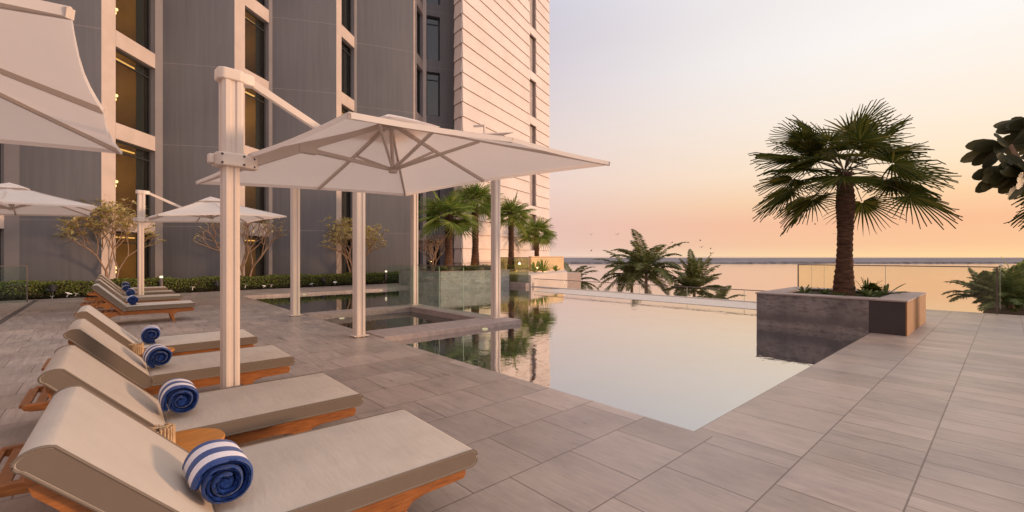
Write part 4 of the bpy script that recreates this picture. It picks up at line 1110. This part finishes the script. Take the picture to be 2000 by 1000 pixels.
# bollard lamps and black uplights
def bollard():
    t = thing('bollard_lamp', '', 'garden lamp', group='bollard lamps in the hedge')
    m = MB(); m.tube([(0, 0, 0), (0, 0, .58)], .055, 14); m.build('post', M['rail'], t, smooth=True)
    m = MB(); m.tube([(0, 0, .58), (0, 0, .66)], .05, 14); m.build('lamp_lens', M['lamp'], t, smooth=True)
    m = MB(); m.tube([(0, 0, .66), (0, 0, .685)], .058, 14); m.build('cap', M['rail'], t); return t
b0 = bollard(); q = bed(315, 21.2); b0.location = q; b0['label'] = 'short lit bollard lamp in the hedge right of the far umbrella mast'
q = bed(574, 21.2); dup(b0, q, 0, 'lit bollard lamp in the hedge just left of the farther left shelter post')
q = bed(754, 21.2); dup(b0, q, 0, 'lit bollard lamp in the hedge right of the compact frangipani')
def uplight():
    t = thing('garden_spotlight', '', 'spotlight', group='black garden spotlights')
    m = MB(); m.tube([(0, 0, -.02), (0, 0, .14)], .015, 8); m.build('stake', M['black'], t)
    m = MB(); m.tube([(0, 0, .13), (.0, .06, .25)], [.05, .075], 12); m.tube([(0, 0, .12), (-.1, 0, .2)], .02, 6); m.build('lamp_head', M['black'], t); return t
u0 = uplight(); u0.location = bed(103, 21.08); u0.scale = (1.6,)*3; u0['label'] = 'black garden spotlight at the foot of the hedge behind the far loungers'
for px_, lb in ((633, 'black garden spotlight in front of the hedge right of the farther left post'), (425, 'black garden spotlight beside the big umbrella mast'), (787, 'black garden spotlight in front of the hedge left of the grey planter')):
    dup(u0, bed(px_, 21.08), .5, lb, 1.5)
# underwater lamps on the pool wall
pl = MB(); pl.lathe((0, 0, 0), [(.06, -.004), (.06, .006), (.045, .012)], 16)
l0 = pl.build('pool_lamp', M['plight'], label='small lit lamp set on the far rim of the pool', cat='lamp', group='small lamps round the pool'); l0.location = (5.5, 17.90, -.065)
for xyz, lb in (((8.6, 17.9, -.065), 'small lamp at the pool rim below the compact frangipani'), ((4.2, 10.85, -.115), 'small lamp in the back left of the shallow pool'), ((5.6, 7.03, -.06), 'small lamp under the front edge of the low pool wall'), ((3.75, 8.3, -.115), 'small lamp in the near left corner of the shallow pool')):
    c = l0.copy(); col.objects.link(c); c.location = xyz; c['label'] = lb

# planter plants
def rosette(label, x, y, z, n, L, w, seed, m_, name='agave_plant', el0=.3, group='plants under the big palm'):
    r3 = random.Random(seed); ml = MB()
    for k in range(n):
        a = k*2.4+r3.uniform(-.2, .2); el = el0+r3.uniform(-.25, .7); d = Vector((math.cos(a)*math.cos(el), math.sin(a)*math.cos(el), math.sin(el)))
        leafblade(ml, Vector((0, 0, 0)), d, L*r3.uniform(.7, 1.1), w, r3, fold=.5)
    o = ml.build(name, m_, label=label, cat='plant', group=group); o.location = (x, y, z); return o
z = QZ-.06
rosette('spiky green plant left of the palm trunk in the planter', 11.15, 2.95, z, 22, .30, .02, 1, M['plant'])
rosette('second spiky green plant close to the left of the palm trunk', 11.25, 2.60, z, 20, .24, .02, 2, M['plant'])
rosette('leafy light green plant at the front right of the palm trunk', 11.05, 1.85, z, 30, .30, .025, 3, M['plant'])
rosette('low green plant at the right end of the planter opening', 11.55, 1.75, z, 24, .26, .022, 4, M['plant'])
rosette('tall thin leaved plant rising right of the palm trunk', 11.9, 2.0, z, 26, .46, .012, 5, M['plant'], el0=.8)
rosette('dark broad leaved bush right of the palm trunk in the planter', 11.75, 1.9, z+.1, 46, .22, .05, 6, M['fan'], name='leafy_bush', el0=.5)
rosette('long leaved plant leaning out at the far right of the planter', 12.1, 1.72, z, 12, .45, .028, 8, M['plant'], el0=.4)
rosette('low bright plant in front of the palm trunk base', 10.95, 2.30, z, 24, .20, .02, 7, M['plant'])
r2 = random.Random(4)
ml = MB()
for k in range(2600):
    q = Vector((r2.uniform(10.8, 14.1), r2.uniform(16.5, 17.6), .76+r2.uniform(0, .14))); d = Vector((r2.uniform(-1, 1), r2.uniform(-1, .6), r2.uniform(.1, 1))).normalized(); s_ = perp(d); L = r2.uniform(.06, .13); w = L*.28
    ml.add([q, q+d*L*.5+s_*w, q+d*L, q+d*L*.5-s_*w], [(0, 1, 2, 3)])
ml.build('planter_ground_cover', M['hedge'], kind='stuff', label='low leafy ground cover filling the grey stone planter', cat='ground cover')
for px_, d_, L, lb in ((1045, 24.2, .75, 'spiky plant on the pale terrace left of the warm wall'), (1060, 24.9, .9, 'taller spiky plant on the terrace in front of the warm wall'), (1085, 26.2, .45, 'small round plant at the foot of the warm terrace wall')):
    p = at(px_, d_); rosette(lb, p.x, p.y, .5, 26, L, .04, int(px_), M['fan2'], name='terrace_plant', el0=.6, group='plants on the pale terrace')

# birds
def bird():
    m = MB(); m.tube([(-.16, 0, 0), (-.05, 0, .01), (.08, 0, .01), (.17, 0, 0)], [.015, .05, .045, .01], 8)
    for s_ in (-1, 1): m.add([(.06, 0, .02), (-.06, 0, .02), (-.07, s_*.24, .14), (.02, s_*.26, .15), (-.08, s_*.5, .06)], [(0, 1, 2, 3), (3, 2, 4)])
    return m.build('bird', simple('bird_grey', (.12, .11, .11), .8, .1), label='', cat='bird', group='birds over the sea', solid=.01)
b0 = bird(); first = True
for px_, py, lb in ((1155, 458, 'tiny bird in the sky above the small hazy palm'), (1206, 458, 'tiny bird left above the tallest coconut palm'), (1155, 490, 'lowest tiny bird left, near the horizon'),
                    (1313, 474, 'tiny bird just right of the tallest coconut palm'), (1368, 470, 'upper left bird of the small flock over the sea'), (1370, 483, 'lower left bird of the small flock'),
                    (1388, 486, 'upper right bird of the small flock'), (1388, 495, 'lowest right bird of the small flock'), (1592, 438, 'tiny bird left of the big palm trunk'), (1632, 457, 'tiny bird right beside the big palm trunk')):
    o = b0 if first else b0.copy()
    if not first: col.objects.link(o)
    first = False; d_ = 75; o.location = at(px_, d_, CH+(500-py)*d_/FOC); o.rotation_euler = (r2.uniform(-.5, .5), r2.uniform(-.3, .3), r2.uniform(0, 6)); o['label'] = lb

# ---------------------------------------------------------------- light
wd = bpy.data.worlds.new('World'); sc.world = wd; wd.use_nodes = True; nt = wd.node_tree; nt.nodes.clear()
out = nt.nodes.new('ShaderNodeOutputWorld'); bg = nt.nodes.new('ShaderNodeBackground')
tc = nt.nodes.new('ShaderNodeTexCoord'); sp = nt.nodes.new('ShaderNodeSeparateXYZ'); nt.links.new(tc.outputs['Generated'], sp.inputs[0])
el = math_(nt, 'DIVIDE', math_(nt, 'ARCSINE', sp.outputs[2]), math.pi/2)      # -1..1
elp = math_(nt, 'MAXIMUM', el, 0.0)
SUNAZ = 48-78
sx, sy = math.cos(R(SUNAZ)), math.sin(R(SUNAZ))
az = math_(nt, 'ADD', math_(nt, 'MULTIPLY', sp.outputs[0], sx), math_(nt, 'MULTIPLY', sp.outputs[1], sy))
hl = math_(nt, 'SQRT', math_(nt, 'ADD', math_(nt, 'MULTIPLY', sp.outputs[0], sp.outputs[0]), math_(nt, 'MULTIPLY', sp.outputs[1], sp.outputs[1])))
ca = math_(nt, 'DIVIDE', az, math_(nt, 'MAXIMUM', hl, .001))
def s2l(c): return tuple(((v/255)/12.92 if v/255 <= .04045 else ((v/255+.055)/1.055)**2.4) for v in c)
def srgb(st): return [(p/90, s2l(c)) for p, c in st]
cool = ramp(nt, srgb([(0, (234, 206, 196)), (1.2, (228, 194, 186)), (4, (229, 193, 185)), (9, (235, 207, 199)), (15, (228, 211, 208)), (22, (213, 203, 211)), (30, (199, 196, 211)), (50, (186, 186, 206)), (90, (188, 178, 168))]))
warm = ramp(nt, srgb([(0, (253, 214, 160)), (1.2, (248, 196, 152)), (3.5, (249, 190, 150)), (6, (252, 210, 165)), (9, (255, 230, 198)), (14, (254, 239, 222)), (21, (253, 248, 243)), (40, (235, 228, 228)), (90, (188, 178, 168))]))
anti = ramp(nt, srgb([(0, (150, 135, 145)), (6, (190, 152, 140)), (15, (198, 166, 156)), (35, (192, 172, 166)), (90, (188, 178, 168))]))
for r_ in (cool, warm, anti): nt.links.new(elp, r_.inputs[0])
f1 = nt.nodes.new('ShaderNodeMapRange'); nt.links.new(ca, f1.inputs[0]); f1.interpolation_type = 'SMOOTHSTEP'
f1.inputs[1].default_value = .10; f1.inputs[2].default_value = .90
f2 = nt.nodes.new('ShaderNodeMapRange'); nt.links.new(ca, f2.inputs[0]); f2.interpolation_type = 'SMOOTHSTEP'
f2.inputs[1].default_value = -1.0; f2.inputs[2].default_value = .1
c1 = mixc(nt, f2.outputs[0], anti.outputs[0], cool.outputs[0]); c2 = mixc(nt, f1.outputs[0], c1, warm.outputs[0])
sky = nt.nodes.new('ShaderNodeTexSky'); sky.sky_type = 'NISHITA'; sky.sun_disc = False
SEL = 5.0
sky.sun_elevation = R(SEL); sky.sun_rotation = R(90-SUNAZ)
skm = mixc(nt, 1, sky.outputs[0], (.05, .05, .05), 'MULTIPLY')
csum = mixc(nt, 1, c2, skm, 'ADD')
nt.links.new(c2, bg.inputs[0])
g1 = nt.nodes.new('ShaderNodeMapRange'); g1.interpolation_type = 'SMOOTHSTEP'; nt.links.new(elp, g1.inputs[0])
g1.inputs[1].default_value = 25/90; g1.inputs[2].default_value = 55/90; g1.inputs[3].default_value = 1; g1.inputs[4].default_value = 2.1
g2 = nt.nodes.new('ShaderNodeMapRange'); nt.links.new(f2.outputs[0], g2.inputs[0]); g2.inputs[3].default_value = 1.1; g2.inputs[4].default_value = 1
nt.links.new(math_(nt, 'MULTIPLY', g1.outputs[0], g2.outputs[0]), bg.inputs[1])
bg2 = nt.nodes.new('ShaderNodeBackground'); nt.links.new(sky.outputs[0], bg2.inputs[0]); bg2.inputs[1].default_value = .004
ad = nt.nodes.new('ShaderNodeAddShader'); nt.links.new(bg.outputs[0], ad.inputs[0]); nt.links.new(bg2.outputs[0], ad.inputs[1]); nt.links.new(ad.outputs[0], out.inputs[0])
sl = bpy.data.lights.new('sun', 'SUN'); sl.energy = 2.6; sl.angle = R(6); sl.color = (1, .62, .38)
so = bpy.data.objects.new('sun', sl); col.objects.link(so)
dv = Vector((math.cos(R(SUNAZ-12))*math.cos(R(SEL)), math.sin(R(SUNAZ-12))*math.cos(R(SEL)), math.sin(R(SEL))))
so.rotation_euler = dv.to_track_quat('Z', 'Y').to_euler()
# lamps of the place: warm uplights at the tower foot and palms
def warm_lamp(name, loc, e, r=.03, c=(1, .5, .18)):
    l = bpy.data.lights.new(name, 'POINT'); l.energy = e; l.shadow_soft_size = r; l.color = c
    o = bpy.data.objects.new(name, l); col.objects.link(o); o.location = loc
p = at(1062, 25.6); warm_lamp('terrace_lamp', (p.x, p.y, .7), 14)
p = at(1012, 27.5); warm_lamp('tower_lamp', (p.x, p.y, .9), 45)
p = at(872, 19.3); warm_lamp('palm_lamp', (p.x, p.y, 1.0), 5)
p = at(924, 21.9); warm_lamp('palm_lamp', (p.x, p.y, 1.0), 5)

# ---------------------------------------------------------------- camera and output
cd = bpy.data.cameras.new('camera'); cd.sensor_width = 36; cd.lens = FOC/2000*36; cd.clip_start = .05; cd.clip_end = 30000
co = bpy.data.objects.new('camera', cd); col.objects.link(co); co.location = (0, 0, CH); co.rotation_euler = (R(90), 0, YAW-R(90))
sc.camera = co
sc.view_settings.view_transform = 'Standard'; sc.view_settings.look = 'None'; sc.view_settings.exposure = 0; sc.view_settings.gamma = 1
sc.render.resolution_x = 1024; sc.render.resolution_y = 512
